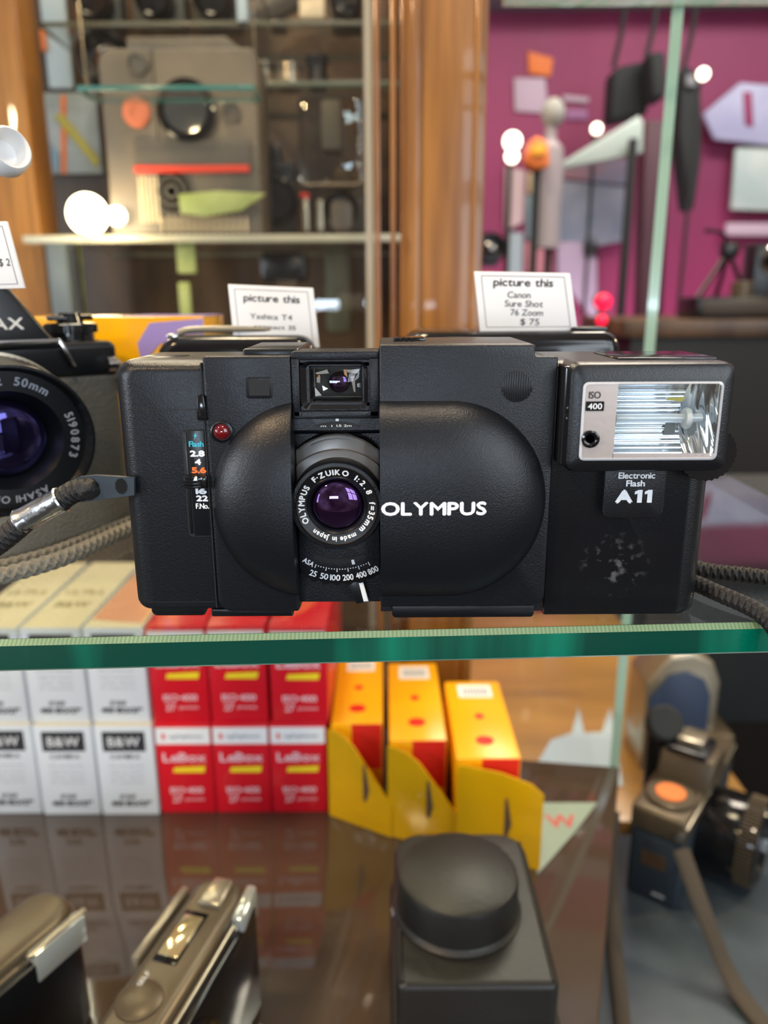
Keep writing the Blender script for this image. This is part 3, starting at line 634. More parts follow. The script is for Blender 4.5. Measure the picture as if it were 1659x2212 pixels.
# ================================================================= STRAPS OF THE MAIN CAMERA
WS = thing('wrist_strap', 'black braided wrist strap with a silver crimp, left of the compact camera', 'strap', (-75, 176, SH))
def zz_(px, py, D=175): return P(px, py, D)
lug = [zz_(*p) for p in [(290, 1032), (205, 1027), (172, 1030), (150, 1040), (146, 1060), (156, 1082), (182, 1085), (225, 1078), (290, 1070)]]
cc = [zz_(*p) for p in [(214, 1047), (208, 1040), (185, 1038), (168, 1043), (164, 1055), (172, 1068), (190, 1073), (208, 1068), (215, 1058)]]
b = B(); n_ = len(lug)
for k in (0, 1):
    pass
vs = [Vector((p.x, 175+dy, p.z)) for dy in (0, 1.2) for p in lug]+[Vector((p.x, 175+dy, p.z)) for dy in (0, 1.2) for p in cc]
fs = []
ordr = [0, 0, 1, 2, 3, 4, 5, 6, 7]
# ring of quads between outline and hole
ol = [8, 0, 1, 2, 3, 4, 5, 6, 7]; hl = [8, 0, 1, 2, 3, 4, 5, 6, 7]
for j in range(9):
    a, a2 = ol[j], ol[(j+1) % 9]; h, h2 = hl[j], hl[(j+1) % 9]
    fs += [(a, a2, 18+h2, 18+h), (9+a, 27+h, 27+h2, 9+a2), (a, 9+a, 9+a2, a2), (18+h, 18+h2, 27+h2, 27+h)]
b._add(vs, fs); b.make('metal_lug', mat('blackened steel', (.06, .075, .09), .35, metal=.6), WS)
b = B(); a, c_ = zz_(42, 1128), zz_(135, 1077); d_ = (c_-a)
b.lathe([(2.3, -.1), (3.0, 0), (3.15, .4), (2.9, 1), (2.9, d_.length-1), (3.15, d_.length-.4), (2.9, d_.length), (2.3, d_.length+.1)], a, d_, 24)
b.make('crimp', mat('dented silver metal', (.55, .58, .60), .25, metal=1., bump=(350, .5, .0006)), WS)
b = B(); b.braid([zz_(125, 1084), zz_(160, 1062), zz_(190, 1056), zz_(205, 1050, 178)], 2.7, .8, .22)
b.braid([zz_(60, 1120), zz_(0, 1170), zz_(-90, 1230), zz_(-200, 1300)], 2.8, .9, .22); b.make('cord', CORD, WS)
b = B(); hx = zz_(262, 1050); b.prism([(hx.x+1.4*math.cos(t), hx.z+1.9*math.sin(t)) for t in [2*PI*i/9 for i in range(9)]], 174.8, 175.1); b.make('stamped_hole', BLKG, WS)
NS = thing('cord_loop', 'black braided cord loop leaving the right side of the flash over the shelf edge', 'cord', (85, 190, SH))
r_ = 2.2
b = B(); b.braid([(72, 213, SH+8), (80, 212, SH+5), (88, 205, SH+r_), (100, 199, SH+r_), (118, 190, SH+r_), (135, 184, SH+r_), (146, 174, SH+r_+.5), (149, 163, SH-8), (141, 156, SH-48), (120, 155, SH-68), (101, 158, SH-50), (94, 162, SH-24)], r_, .9, .26)
b.braid([(66, 212, SH+r_), (78, 196, SH+r_+1), (84, 184, SH+r_+1), (90, 173, SH+r_), (91.5, 166, SH-1), (92, 163.5, SH-10), (94, 162, SH-24)], r_, .9, .26)
b.make('cord', CORD, NS)

# ================================================================= LEFT SLR (upper shelf)
SL = thing('reflex_camera', 'black reflex camera with a large 50mm lens, cut off by the left edge', 'camera', (-152.5, 283, SH), 38)
SL.scale = (1, 1, .94)
k = dict(absol=False)
b = B(); b.prism(rrect(-66, 53, 0, 52, 3), -13, 17, 2.5, 3); b.make('body', LTT, SL, **k)
b = B(); b.prism(rrect(-66, 53, 50, 64, [0, 0, 3, 3]), -13.6, 17.6, 2, 3); b.prism(rrect(-66, 53, 0, 5, 1), -13.4, 17.4, 1); b.make('top_cover', BLK2, SL, **k)
b = B(); b.prism([(-28, 62), (32, 62), (17, 84), (12, 87), (-10, 87), (-14, 85)], -17, 14, 1.5, 3); b.make('pentaprism', BLK2, SL, **k)
b = B(); b.box(-24, 31, -17.9, -16.9, 64.2, 65.8, .3); b.prism([(30.2, 65.8), (31.6, 65.8), (36.4, 55), (35, 55)], -17.4, -13.2, .2); b.make('chrome_trim', CHR, SL, **k)
b = B(); b.text('PENTAX', 6.5, 71.8, 4.0, -17.3, w=26, bold=.15); b.make('maker_lettering', mat('silver ink', (.7, .7, .68), .3), SL, **k)
LZ = 36.5
b = B(); b.lathe([(24.5, 0), (24.5, 8), (25.2, 9), (25.2, 22), (26, 23), (26, 38), (25.3, 40), (24.8, 53), (24.4, 55), (23.6, 55), (22.6, 52), (22, 51), (21.6, 40), (0, 39)], (0, -13, LZ), (0, -1, 0), 80); PB = b.make('lens_barrel', BLK2, SL, **k)
b = B()
for i in range(80):
    a = 2*PI*i/80; p = Vector((math.cos(a), 0, math.sin(a)))*25.7
    b.box(p.x-.45, p.x+.45, -49, -37, LZ+p.z-.45, LZ+p.z+.45)
b.make('focus_ribs', BLKG, PB, **k)
b = B(); b.lathe([(25.6, 28), (27.2, 28.2), (27.2, 30), (25.6, 30.2)], (0, -13, LZ), (0, -1, 0), 80, cap=False); b.make('silver_ring', SILV2, PB, **k)
b = B(); b.lathe([(12.5, 45.4)]+[(12.3*math.cos(t), 45.4+3.5*math.sin(t)) for t in [PI/2*i/10 for i in range(1, 11)]], (0, -13, LZ), (0, -1, 0), 60); b.make('front_lens', LENSB, PB, 60, **k)
b = B(); fy = lambda X, Z: -64.6
b.arc_text('1:2  50mm', 0, LZ, 19.2, -12, 42, 2.6, 0, bold=.12, fn=fy); b.arc_text('5190873', 0, LZ, 19.2, 66, 114, 2.5, 0, bold=.12, fn=fy); b.arc_text('ASAHI OPTICAL', 0, LZ, 19.2, 150, 232, 2.3, 0, bold=.08, fn=fy)
b.make('ring_lettering', mat('grey lens ink', (.26, .28, .33), .5), PB, **k)
b = B(); b.lathe([(22.2, 51.4), (16, 51.2), (12.6, 45)], (0, -13, LZ), (0, -1, 0), 60, cap=False); b.make('name_ring', BLK2, PB, **k)
b = B(); b.lathe([(8.5, 0), (8.5, 3), (9.5, 3.2), (9.5, 6.5), (8.5, 7), (5, 7.2), (4, 11), (0, 11)], (41, 1, 64), (0, 0, 1), 40)
for i in range(40): a = 2*PI*i/40; b.box(41+9.4*math.cos(a)-.35, 41+9.4*math.cos(a)+.35, 1+9.4*math.sin(a)-.35, 1+9.4*math.sin(a)+.35, 67.2, 70.4)
b.make('shutter_dial', BLKG, SL, **k)
b = B(); b.box(32, 49, -3, 1, 72, 74, .8); b.make('advance_lever', BLKG, SL, **k)
b = B(); b.lathe([(3, 0), (3, 3), (1.5, 3.5), (1.5, 5), (0, 5)], (48, -16, 55), (1, 0, 0), 20); b.make('strap_lug', CHR, SL, **k)
b = B(); b.tube([(52, -16, 55), (54, -19, 50), (56, -20, 42), (54, -17, 38), (52, -15, 46), (52, -16, 55)], .9, 8); b.make('strap_ring', CHR, SL, **k)

o = B().braid([(-150, 180, SH+2.6), (-118, 190, SH+2.6), (-96, 212, SH+2.6), (-86, 240, SH+2.6), (-78, 262, SH+2.6), (-72, 285, SH+2.6)], 2.5, 1.5, .42).make('braided_strap', WEB)
tag(o, 'grey braided strap on the glass in front of the reflex camera, nearer of two', 'strap')
o = B().braid([(-150, 188, SH+2.4), (-122, 198, SH+2.4), (-101, 219, SH+2.4), (-91, 244, SH+2.4), (-83, 266, SH+2.4), (-78, 290, SH+2.4)], 2.1, 1.4, .42).make('braided_strap', WEB)
tag(o, 'grey braided strap close behind the nearer one, by the reflex camera base', 'strap')
b = B(); pc = [(-172, 186), (-135, 194), (-107, 216), (-91, 246), (-83, 275), (-80, 300)]
def fw(u, v):
    t = u*(len(pc)-1); i = min(int(t), len(pc)-2); f_ = t-i; x = pc[i][0]*(1-f_)+pc[i+1][0]*f_; y = pc[i][1]*(1-f_)+pc[i+1][1]*f_
    return (x, y, SH+.3+15*v)
b.grid(fw, 40, 4); b.grid(lambda u, v: tuple(Vector(fw(u, v))+Vector((0, 1.4, 0))), 40, 4)
o = b.make('woven_strap', WEB); tag(o, 'flat grey woven strap standing on edge under the reflex camera lens', 'strap')

# ================================================================= BEHIND THE MAIN CAMERA, UPPER SHELF
KB = thing('film_box', 'large golden yellow and purple film carton behind the left end of the compact camera', 'box', (-115, 345, SH))
b = B(); b.box(-155, -74, 331, 372, SH, -7, .8); b.make('carton', KYEL, KB)
b = B(); u = [P(*p_, 330) for p_ in [(296, 742), (322, 698), (438, 688), (438, 738), (345, 742), (322, 768), (308, 800)]]
b.prism([(v.x, v.z) for v in u], 330.6, 331.0); b.make('purple_print', PPRP, KB)
b = B(); b.box(-110, -74, 332, 372, -7.05, -6.9); b.make('purple_lid', PPRP, KB)

def compact(name, label, x0, x1, y0, y1, z0, z1, mt, group=None):
    t = thing(name, label, 'camera', ((x0+x1)/2, (y0+y1)/2, z0))
    B().prism(rrect(x0, x1, z0, z1, [5, 5, 6, 9]), y0, y1, 4, 4).make('body', mt, t)
    return t
t = compact('compact_camera', 'black rounded compact camera behind the viewfinder, carrying the left price card', -80, -24, 276, 312, SH, -12.5, BLKG)
B().box(-60, -40, 275.2, 276.5, -30, -20, .5).make('finder_window', VFG, t)
B().lathe([(14, 0), (14, 6), (12, 7), (0, 7)], (-50, 276, -48), (0, -1, 0), 40).make('lens_mount', BLK2, t)
B().tube([(-72, 280, -11.6), (-66, 282, -10.5), (-40, 284, -10.5)], 1.2, 8).make('top_trim', SILV2, t)
B().box(-76, -72, 279, 284, -13.5, -11.8, .5).make('glint_button', CHR, t)
t = compact('compact_camera', 'black wide compact camera behind the flash camera, carrying the right price card', 6, 78, 258, 300, SH, -10.8, BLKG)
B().box(42, 66, 257.4, 258.5, -34, -22, .5).make('finder_window', VFG, t)
B().lathe([(15, 0), (15, 6), (13, 7), (0, 7)], (40, 258, -50), (0, -1, 0), 40).make('lens_mount', BLK2, t)
B().box(62, 74, 262, 274, -11.2, -9.6, .6).make('shutter_button', BLK2, t)
B().tube([(72, 261, -12.6), (75, 264, -14.5)], .9, 8, smooth=0).make('chrome_pin', CHR, t)

def card(label, corners, D, lines, tilt=0):
    p = [P(x, y, D) for x, y in corners]; c = sum(p, Vector())/4
    t = thing('price_card', label, 'price card', (c.x, D, min(q.z for q in p)))
    B().prism([(q.x, q.z) for q in p], D, D+1.2, .25).make('card', CARD, t)
    u = (p[1]-p[0]); w_ = u.length; v = (p[3]-p[0]); h_ = v.length; u.normalize(); ang = math.atan2(u.z, u.x)
    for q0, q1 in ((.07, .93),):
        fr_ = []
        for a, b_ in ((q0, q0), (q1, q0), (q1, q1), (q0, q1)):
            fr_.append(p[0].lerp(p[1], a).lerp(p[3].lerp(p[2], a), b_))
        bb = B()
        for i in range(4):
            a, b_ = fr_[i], fr_[(i+1) % 4]; d = (b_-a).normalized()*.12; nn = Vector((-d.z, 0, d.x))
            bb.prism([((a-nn).x, (a-nn).z), ((b_-nn).x, (b_-nn).z), ((b_+nn).x, (b_+nn).z), ((a+nn).x, (a+nn).z)], D-.06, D)
        bb.make('border_line', INKL, t)
    bb = B()
    for txt, fx, fy_, hh, ww in lines:
        q = p[0].lerp(p[1], fx).lerp(p[3].lerp(p[2], fx), fy_); bb.text(txt, q.x, q.z, hh, D-.1, w=ww*w_, rot=ang, bold=.08 if hh > 2.3 else .02)
    bb.make('lettering', INKD, t); return t
card('white price card above the viewfinder, on the left black compact', [(492, 614), (676, 622), (690, 751), (506, 748)], 283,
     [('picture this', .5, .2, 2.4, .66), ('Yashica T4', .47, .5, 1.8, .50), ('compact 35', .5, .67, 1.5, .5), ('$ 200', .56, .84, 1.6, .24)])
card('white price card in front of the wooden post, on the right black compact', [(1024, 586), (1232, 590), (1248, 714), (1037, 716)], 264,
     [('picture this', .5, .17, 2.4, .62), ('Canon', .44, .38, 2.0, .24), ('Sure Shot', .48, .53, 2.0, .40), ('76 Zoom', .5, .68, 2.0, .34), ('$ 75', .52, .84, 2.0, .2)])
t = card('white price card cut off by the left edge above the reflex camera', [(-160, 482), (14, 478), (53, 623), (-120, 627)], 236, [('$ 2', .84, .6, 2.0, .14)])
B().tube([(-118, 240, -16), (-117, 239, -6), (-116, 238, 4)], .8, 8).make('card_clip', CHR, t)
o = B().lathe([(0, 0), (5.4, 1), (6.6, 4), (6.2, 8), (5.4, 9), (4.5, 8), (3.6, 4), (0, 3)], P(-6, 342, 240), (.75, -.6, .2), 30).make('white_knob', CARD); tag(o, 'white plastic round clip above the left price card, cut off by the photo edge', 'clip')
t2 = B().tube([(-119, 243, -1), (-120, 243, 14), (-119, 242, 33)], .8, 8); o2 = t2.make('wire_stem', CHR, None); tag(o2, 'thin wire stem holding the white round clip at the left edge', 'wire')

# ================================================================= LOWER SHELF: FILM CAMERA CARTONS
def carton_white(loc, rz=0):
    t = thing('camera_carton', '', 'box', loc, rz, 'white single use camera cartons')
    b = B(); b.box(-18.3, 18.3, 0, 122, 0, 64.6, .5); b.make('carton', BOXW, t, absol=False)
    b = B(); b.box(-18.0, 18.0, .2, 121.8, 64.5, 64.75); b.make('lid', BOXT, t, absol=False)
    b = B(); b.box(-13.5, 13.5, -.12, .1, 46.5, 60.5); bb_ = b.make('black_band', INKD, t, absol=False)
    b = B(); b.text('B&W', 0, 53.5, 6.6, -.2, w=20, bold=.12); b.make('band_lettering', CARD, bb_, absol=False)
    b = B(); b.text('CAMERA', 0, 42.8, 2.6, -.1, w=19, bold=.15); b.text('27 EXP', -1, 13.5, 2.8, -.1, w=10, bold=.2); b.text('400 ISO/27°', 1, 8.5, 3.4, -.1, w=26, bold=.35)
    b.make('lettering', INKD, t, absol=False)
    b = B(); [b.text(s_, 0, z, 1.3, -.1, w=22) for s_, z in (('black and white film', 36), ('single use camera', 31.5), ('with flash', 27.5), ('27 exposures', 24))]; b.make('small_print', INKL, t, absol=False)
    b = B(); b.text('B&W', 0, 38, 9, -64.9, w=22, axis='z', bold=.3); b.text('ULTRA', 0, 60, 8, -64.9, w=26, axis='z', bold=.1); b.make('lid_lettering', mat('olive ink', (.32, .26, .13), .6) if 'olive ink' not in MATS else MATS['olive ink'], t, absol=False)
    return t
def carton_red(loc, rz=0):
    t = thing('camera_carton', '', 'box', loc, rz, 'red single use camera cartons')
    b = B(); b.box(-17.8, 17.8, 0, 122, 0, 65, .6); b.make('carton', BOXR, t, absol=False)
    b = B(); b.box(-17.2, 17.2, -.1, .1, 50.5, 62.2); bb_ = b.make('white_band', CARD, t, absol=False)
    b = B(); b.prism([(-13.5, 54.5), (-11, 54), (-11.4, 57.6), (-13, 58.4)], -.2, 0); b.make('red_mark', REDI, bb_, absol=False)
    b = B(); b.text('agfaphoto', 2, 56.2, 2.4, -.2, w=21, bold=.1); b.make('band_lettering', mat('grey band ink', (.2, .22, .28), .6) if 'grey band ink' not in MATS else MATS['grey band ink'], t, absol=False)
    b = B(); b.text('LeBox', 0, 41, 6.2, -.15, w=27, bold=.28); b.text('ISO·400', 0, 17, 4.2, -.15, w=21, bold=.15); b.text('27', -6.5, 10.5, 5, -.15, w=6, bold=.1); b.text('poses', 5, 10.5, 2.5, -.15, w=12); b.make('lettering', mat('pale pink ink', (.75, .50, .54), .5) if 'pale pink ink' not in MATS else MATS['pale pink ink'], t, absol=False)
    b = B(); b.prism([(-8, 30), (12, 30), (13, 34.5), (-7, 33.5)], -.15, .1); b.make('yellow_tag', YELI, t, absol=False)
    b = B(); b.prism([(-12, 10), (2, 25), (15, 60), (-2, 50)], 65, 65.15, axis='z'); b.make('lid_stripe', mat('coral ink', (.80, .10, .05), .4) if 'coral ink' not in MATS else MATS['coral ink'], t, absol=False)
    return t
cols = [(-282, 'cut off by the left photo edge'), (-244.5, 'beside the one cut off'), (-205.5, 'in the second full column'), (-166.5, 'next to the red cartons')]
wl = {0: 'lower white B&W camera carton, column mostly outside the left edge', 1: 'lower white B&W camera carton, cut by the left photo edge', 2: 'lower white B&W camera carton in the middle white column', 3: 'lower white B&W camera carton directly left of the red cartons'}
proto = None
xs = [-281.5+0, -242.3, -203.6, -165.2]
base = carton_white((xs[1], 437, LS)); base['label'] = wl[1]
for i in (2, 3): copy_thing(base, wl[i], (xs[i], 436.5-.4*i, LS))
for i in (1, 2, 3): copy_thing(base, wl[i].replace('lower', 'upper'), (xs[i]-1.5, 439.5, LS+64.8), rz=.8-i*.7)
rb = carton_red((-128.2, 437, LS)); rx_ = [-128.2, -91.8, -55.4]; nm = ['beside the white cartons', 'in the middle of the red group', 'beside the yellow cartons']
rb['label'] = 'lower red camera carton '+nm[0]
for i in (1, 2): copy_thing(rb, 'lower red camera carton '+nm[i], (rx_[i], 437, LS), rz=0)
for i in (0, 1, 2): copy_thing(rb, 'upper red camera carton '+nm[i], (rx_[i]+(0, .3, 2.2)[i], 439.0-(0, 0, 2)[i], LS+65.2), rz=(.3, -.4, -1)[i])
# salmon patch on the lid nearest the red ones, built as a thin sheet
o = B().prism([(-183, 452), (-150, 446), (-149, 500), (-181, 548)], LS+129.7, LS+130.1, axis='z').make('salmon_patch', SALM); tag(o, 'flat salmon coloured patch on the upper white carton beside the red ones', 'salmon_patch')

def kodak(x0, y0, x1, yb, label, flap, n):
    t = thing('camera_carton', label, 'box', ((x0+x1)/2, (y0+yb)/2, LS), 0, 'yellow single use camera cartons')
    b = B(); b.box(x0, x1, y0, yb, LS, LS+64.5, 1.0); b.make('carton', BOXY, t)
    b = B(); w_ = x1-x0; L = yb-y0; zt = LS+64.5
    b.box(x0+w_*.22, x1-w_*.18, yb-L*.24, yb-L*.06, zt, zt+.15); b.make('barcode_label', CARD, t)
    b = B(); [b.box(x0+w_*(.30+.06*i), x0+w_*(.33+.06*i), yb-L*.21, yb-L*.10, zt+.1, zt+.25) for i in range(8)]; b.make('barcode', INKL, t)
    b = B(); xm = (x0+x1)/2; b.prism([(xm+5.5*math.cos(2*PI*i/20), y0+L*.2+5*math.sin(2*PI*i/20)) for i in range(20)], zt, zt+.2, axis='z'); b.prism([(xm+3*math.cos(2*PI*i/12), y0+L*.5+3.4*math.sin(2*PI*i/12)) for i in range(12)], zt, zt+.2, axis='z'); b.make('red_dots', REDI, t)
    b = B(); b.box(x0+w_*.4, x1-.8, y0-.25, y0+.1, LS+32, LS+64); b.make('red_end', REDI, t)
    # glossy hang flap: a card hinged on the left front edge, sweeping forward to the right
    a, c_, top1, fold = flap
    A = Vector((a[0], a[1])); Cc = Vector((c_[0], c_[1])); d = (Cc-A); L2 = d.length; d.normalize(); nn = Vector((-d.y, d.x))*.6
    prof = [(0, 0.2), (L2, 0.2), (L2, top1), (L2*fold, 56), (L2*fold*.6, 61), (L2*.08, 63), (0, 62.5)]
    vs = [Vector((A.x+d.x*u+s_*nn.x, A.y+d.y*u+s_*nn.y, LS+z)) for s_ in (-1, 1) for u, z in prof]; m_ = len(prof)
    B()._add(vs, [list(range(m_)), list(range(2*m_-1, m_-1, -1))]+[(i, (i+1) % m_, (i+1) % m_+m_, i+m_) for i in range(m_)]).make('hang_flap', FLAPY, t)
    u0 = L2*.56; b = B(); vs = [Vector((A.x+d.x*u+s_*nn.x*1.2, A.y+d.y*u+s_*nn.y*1.2, LS+z)) for s_ in (-1, 1) for u, z in ((u0, 20), (u0+2, 19), (u0+4.5, 28), (u0+1.5, 46), (u0, 44))]
    b._add(vs, [(0, 1, 2, 3, 4), (9, 8, 7, 6, 5)]+[(i, (i+1) % 5, (i+1) % 5+5, i+5) for i in range(5)]); b.make('hang_slot', WOODD, t)
    return t
kodak(-34.3, 437, -1.5, 531, 'yellow camera carton right beside the red cartons', ((-36, 434), (4, 412), 22, .40), 0)
kodak(2.5, 417.5, 37.5, 521, 'yellow camera carton between the other two yellow ones', ((1.5, 414), (43, 398), 26, .45), 1)
kodak(41.5, 398, 79, 492, 'yellow camera carton nearest the right, standing apart and closest', ((42, 394), (90, 383), 50, .86), 2)

# ================================================================= LOWER SHELF: LEATHER CASE
LC_ = thing('camera_case', 'black leather camera case with a round lens bulge, bottom centre of the lower shelf', 'camera case', (36, 292, LS))
b = B(); zt = -262
b.prism(rrect(4, 69, 246, 338, [4, 4, 14, 14]), LS, zt, 3, 4, axis='z'); b.make('case_body', LEA, LC_)
b = B(); b.prism(rrect(2, 71, 241, 340, [5, 5, 15, 15]), LS, zt-22, 3, 4, axis='z'); b.make('case_skirt', LEA, LC_)
b = B(); b.lathe([(28.2, 0), (28.4, 1.2), (27.2, 2.2), (26.6, 3), (26.6, 17), (25.8, 19.3), (24, 20.3), (0, 20.6)], (31.5, 287, zt-.1), (0, 0, 1), 72); b.make('lens_bulge', LEA, LC_)
b = B(); b.tube([(6.2, 248, zt+.1), (6.2, 290, zt+.1), (6.2, 330, zt+.1)], .7, 8); b.tube([(66.6, 248, zt+.1), (66.6, 290, zt+.1), (66.6, 330, zt+.1)], .7, 8); b.tube([(8, 247.4, zt-.2), (66, 247.4, zt-.2)], .7, 8, smooth=0); b.make('stitched_edge', LEA, LC_)
b = B(); b.lathe([(3, 0), (3, 1), (1.5, 2), (0, 2.2)], (4.2, 300, zt-14), (-1, 0, 0), 20); b.make('snap_stud', CHR, LC_)

# ================================================================= LOWER SHELF: SILVER COMPACT
def zoomcam(name, label, loc, rz, body):
    t = thing(name, label, 'camera', loc, rz)
    # local: x = camera length (positive = far end), y = thickness (negative = front face), z up
    B().prism([(-62, -12), (-56, -16), (48, -16), (58, -13), (61, -4), (60, 8), (54, 13), (-50, 13), (-60, 9)], 0, 60, 3, 3, axis='z').make('body', body, t, absol=False)
    B().prism([(-60, -11), (-52, -14.5), (46, -14.5), (57, -11), (59, -3), (57, 7), (50, 11), (-48, 11), (-58, 7)], 56, 65, 4.5, 4, axis='z').make('top_cover', body, t, absol=False)
    return t
ZC = zoomcam('zoom_camera', 'bronze grey compact camera with a small display window, lower left on the shelf', (-91, 248, LS), 74, SILV)
kk = dict(absol=False)
B().prism([(-56, -20), (48, -20), (56, -16), (56, -10), (-56, -10)], 4, 58, 2, 3, axis='z').make('front_panel', BLKG, ZC, **kk)
B().box(6, 34, -5, 6, 64.6, 65.6, .5).make('display_bezel', BLKG, ZC, **kk)
B().box(9, 31, -4, 5, 65.4, 66.0, .3).make('display_window', mat('gold display glass', (.62, .50, .28), .08, metal=.6, coat=1.), ZC, **kk)
B().tube([(-50, -16.5, 61), (0, -17, 62), (34, -16.5, 62)], .5, 8).make('chrome_line', SILV2, ZC, **kk)
B().prism([(36, -20), (57, -17), (57, -12), (36, -14)], 48, 64, 1.5, axis='z').make('flash_window', mat('ribbed flash glass', (.55, .58, .55), .1, metal=.5), ZC, **kk)
B().box(6, 48, 12.5, 16, 52, 64, 1).make('rear_finder', SILV2, ZC, **kk)
B().lathe([(9, 0), (9, 1.2), (7.5, 2), (0, 2)], (-12, 0, 64.6), (0, 0, 1), 32).make('shutter_button', SILV, ZC, **kk)
B().lathe([(20, 0), (20, 4), (18, 6), (17, 14), (15, 16), (10, 14), (0, 13)], (-12, -20, 34), (0, -1, 0), 48).make('lens_barrel', BLKG, ZC, **kk)
b = B(); b.text('SELF', -4, 3, 2, -66.8, w=7, axis='z'); b.make('lettering', WHT, ZC, **kk)
B().prism([(38, -8), (54, -7), (54, 2), (38, 3)], 64.5, 67.2, 1, axis='z').make('top_bulge', SILV2, ZC, **kk)
LCm = zoomcam('zoom_camera', 'bronze grey compact camera with a lit flash window, cut off by the lower left corner', (-176, 243, LS), 62, SILV)
B().prism([(-56, -19), (48, -19), (56, -15), (56, -10), (-56, -10)], 4, 58, 2, 3, axis='z').make('front_panel', BLK2, LCm, **kk)
B().box(30, 56, -19.5, -14, 48, 62, 1).make('flash_window', MATS['ribbed flash glass'], LCm, **kk)
B().lathe([(20, 0), (20, 4), (18, 6), (17, 12), (0, 12)], (-4, -19, 34), (0, -1, 0), 48).make('lens_barrel', BLKG, LCm, **kk)
B().box(28, 58, -18.6, -16, 61, 63, .6).make('window_trim', SILV2, LCm, **kk)

# ================================================================= RIGHT: REFLEX CAMERA ON THE GREY COUNTER
RS = thing('reflex_camera', 'silver grey reflex camera with an orange disc on top, at the lower right', 'camera', (241, 537, CT), 53)
B().prism(rrect(-68, 68, 0, 60, 3), -16, 22, 2.5, 3).make('body', mat('dark blue grey leatherette', (.022, .032, .045), .5, bump=(500, .4, .0004)), RS, **kk)
B().prism(rrect(-69, 69, 56, 76, [0, 0, 5, 5]), -17, 23, 3, 3).make('top_cover', SILV, RS, **kk)
B().box(-68, 68, -18.4, -16.6, 68, 71, .5).make('chrome_line', SILV2, RS, **kk)
B().prism([(-25, 74), (25, 74), (16, 97), (-16, 97)], -20, 20, 2, 3).make('pentaprism', SILV, RS, **kk)
B().box(-19, 13, -14, 16, 97, 102, 1.5).make('accessory_shoe', BLK2, RS, **kk)
B().lathe([(18, 0), (18, 2.5), (16.5, 4), (0, 4)], (-45, 2, 76), (0, 0, 1), 40).make('rewind_dial', SILV, RS, **kk)
B().lathe([(10.8, 0), (10.8, 1), (0, 1.1)], (-45, 2, 80), (0, 0, 1), 40).make('orange_disc', ORP, RS, **kk)
B().lathe([(31, 0), (31, 8), (32, 10), (32, 26), (33, 27), (33, 40), (32, 42), (28, 42), (26, 38), (0, 36)], (-6, -17, 38), (0, -1, 0), 64).make('lens_barrel', BLKG, RS, **kk)
b = B()
for i in range(72): a = 2*PI*i/72; b.box(-6+33.0*math.cos(a)-.7, -6+33.0*math.cos(a)+.7, -57, -45, 38+33.0*math.sin(a)-.7, 38+33.0*math.sin(a)+.7, 0)
b.make('focus_ribs', SILV, RS, **kk)
b = B(); b.box(-69.6, -67.8, -11, 18, 4, 54, .5); b.make('side_grip', MATS['dark blue grey leatherette'], RS, **kk)
b = B(); b.box(-70, -69.5, -6, 12, 30, 42); b.make('side_window', WOODD, RS, **kk)
b = B(T=Matrix.Translation((-70.0, 0, 0)) @ Matrix.Rotation(-PI/2, 4, 'Z')); b.text('auto', 3, 9, 2.6, -.1, w=9, bold=.1); b.make('lettering', WHT, RS, **kk)
b = B(); b.lathe([(3, 0), (3, 4), (0, 4)], (-68, -14, 64), (-1, 0, 0), 16); b.make('strap_lug', CHR, RS, **kk)
# prism finder box and dark knob standing behind the dial
B().box(-12, 6, -9, 10, 102, 108, 1).make('shoe_cover', SILV2, RS, **kk)
o = B().tube([(205, 458, CT+66), (212, 430, CT+40), (222, 405, CT+12), (232, 380, CT+3), (245, 345, CT+3), (262, 310, CT+3)], 6.5, 12, flat=.3).make('neck_strap', WEBD); tag(o, 'brown grey ribbed neck strap falling from the right of the disc camera', 'strap')
o = B().tube([(170, 500, CT+66), (166, 485, CT+40), (163, 465, CT+20), (158, 440, CT+6), (150, 400, CT+4), (142, 360, CT+4), (136, 320, CT+4)], 5.0, 12, flat=.5).make('neck_strap', WEBD); tag(o, 'brown grey neck strap hanging down left of the disc camera', 'strap')
# further camera lying behind with a dark round cap
DK = thing('viewfinder_attachment', 'black stalk with a round black cap standing behind the orange disc', 'accessory', tuple(PZ(1432, 1665, -352))[:2]+(CT,))
p0 = PZ(1432, 1665, -352)
B().lathe([(9, 0), (9, 96), (8, 98), (0, 98)], (p0.x+6, p0.y+30, CT), (0, 0, 1), 24).make('stalk', BLK2, DK)
B().lathe([(14, -4), (14, 4), (12, 6), (0, 6)], (p0.x+6, p0.y+22, CT+112), (0, -.8, .6), 32).make('round_cap', BAG, DK)
B().lathe([(7, 0), (7, 12), (0, 12)], (p0.x+6, p0.y+28, CT+94), (0, 0, 1), 20).make('neck', BLK2, DK)
pf = P(1480, 1540, 640)
FC = thing('folding_camera', 'silver grey hooded camera with a dark face standing behind the disc camera', 'camera', (pf.x, 655, CT))
q = [(-34, 0), (34, 0), (34, 92), (26, 112), (6, 122), (-14, 118), (-34, 90)]
B().prism([(pf.x+a, CT+b_) for a, b_ in q], 650, 700, 3, 3).make('body', SILV2, FC)
B().prism([(pf.x+a*.82-3, CT+b_*.82+4) for a, b_ in q], 647, 651, .5).make('dark_face', NAVY, FC)
B().box(pf.x-12, pf.x+50, 640, 690, CT, CT+42, 3).make('base_block', SILV, FC)
bg_ = P(1560, 1520, 780)
BP = thing('camera_bag', 'black square camera bag standing on the grey counter behind the hooded camera', 'bag', (bg_.x, 820, CT))
B().prism(rrect(pf.x+22, pf.x+330, CT-2, CT+250, 12), 730, 830, 8, 3).make('bag_body', BAG, BP)
lp = P(1480, 1420, 729); B().box(lp.x-12, lp.x+12, 727.5, 730.5, lp.z-18, lp.z+14, 1).make('leather_tab', mat('tan leather', (.34, .2, .11), .6), BP)

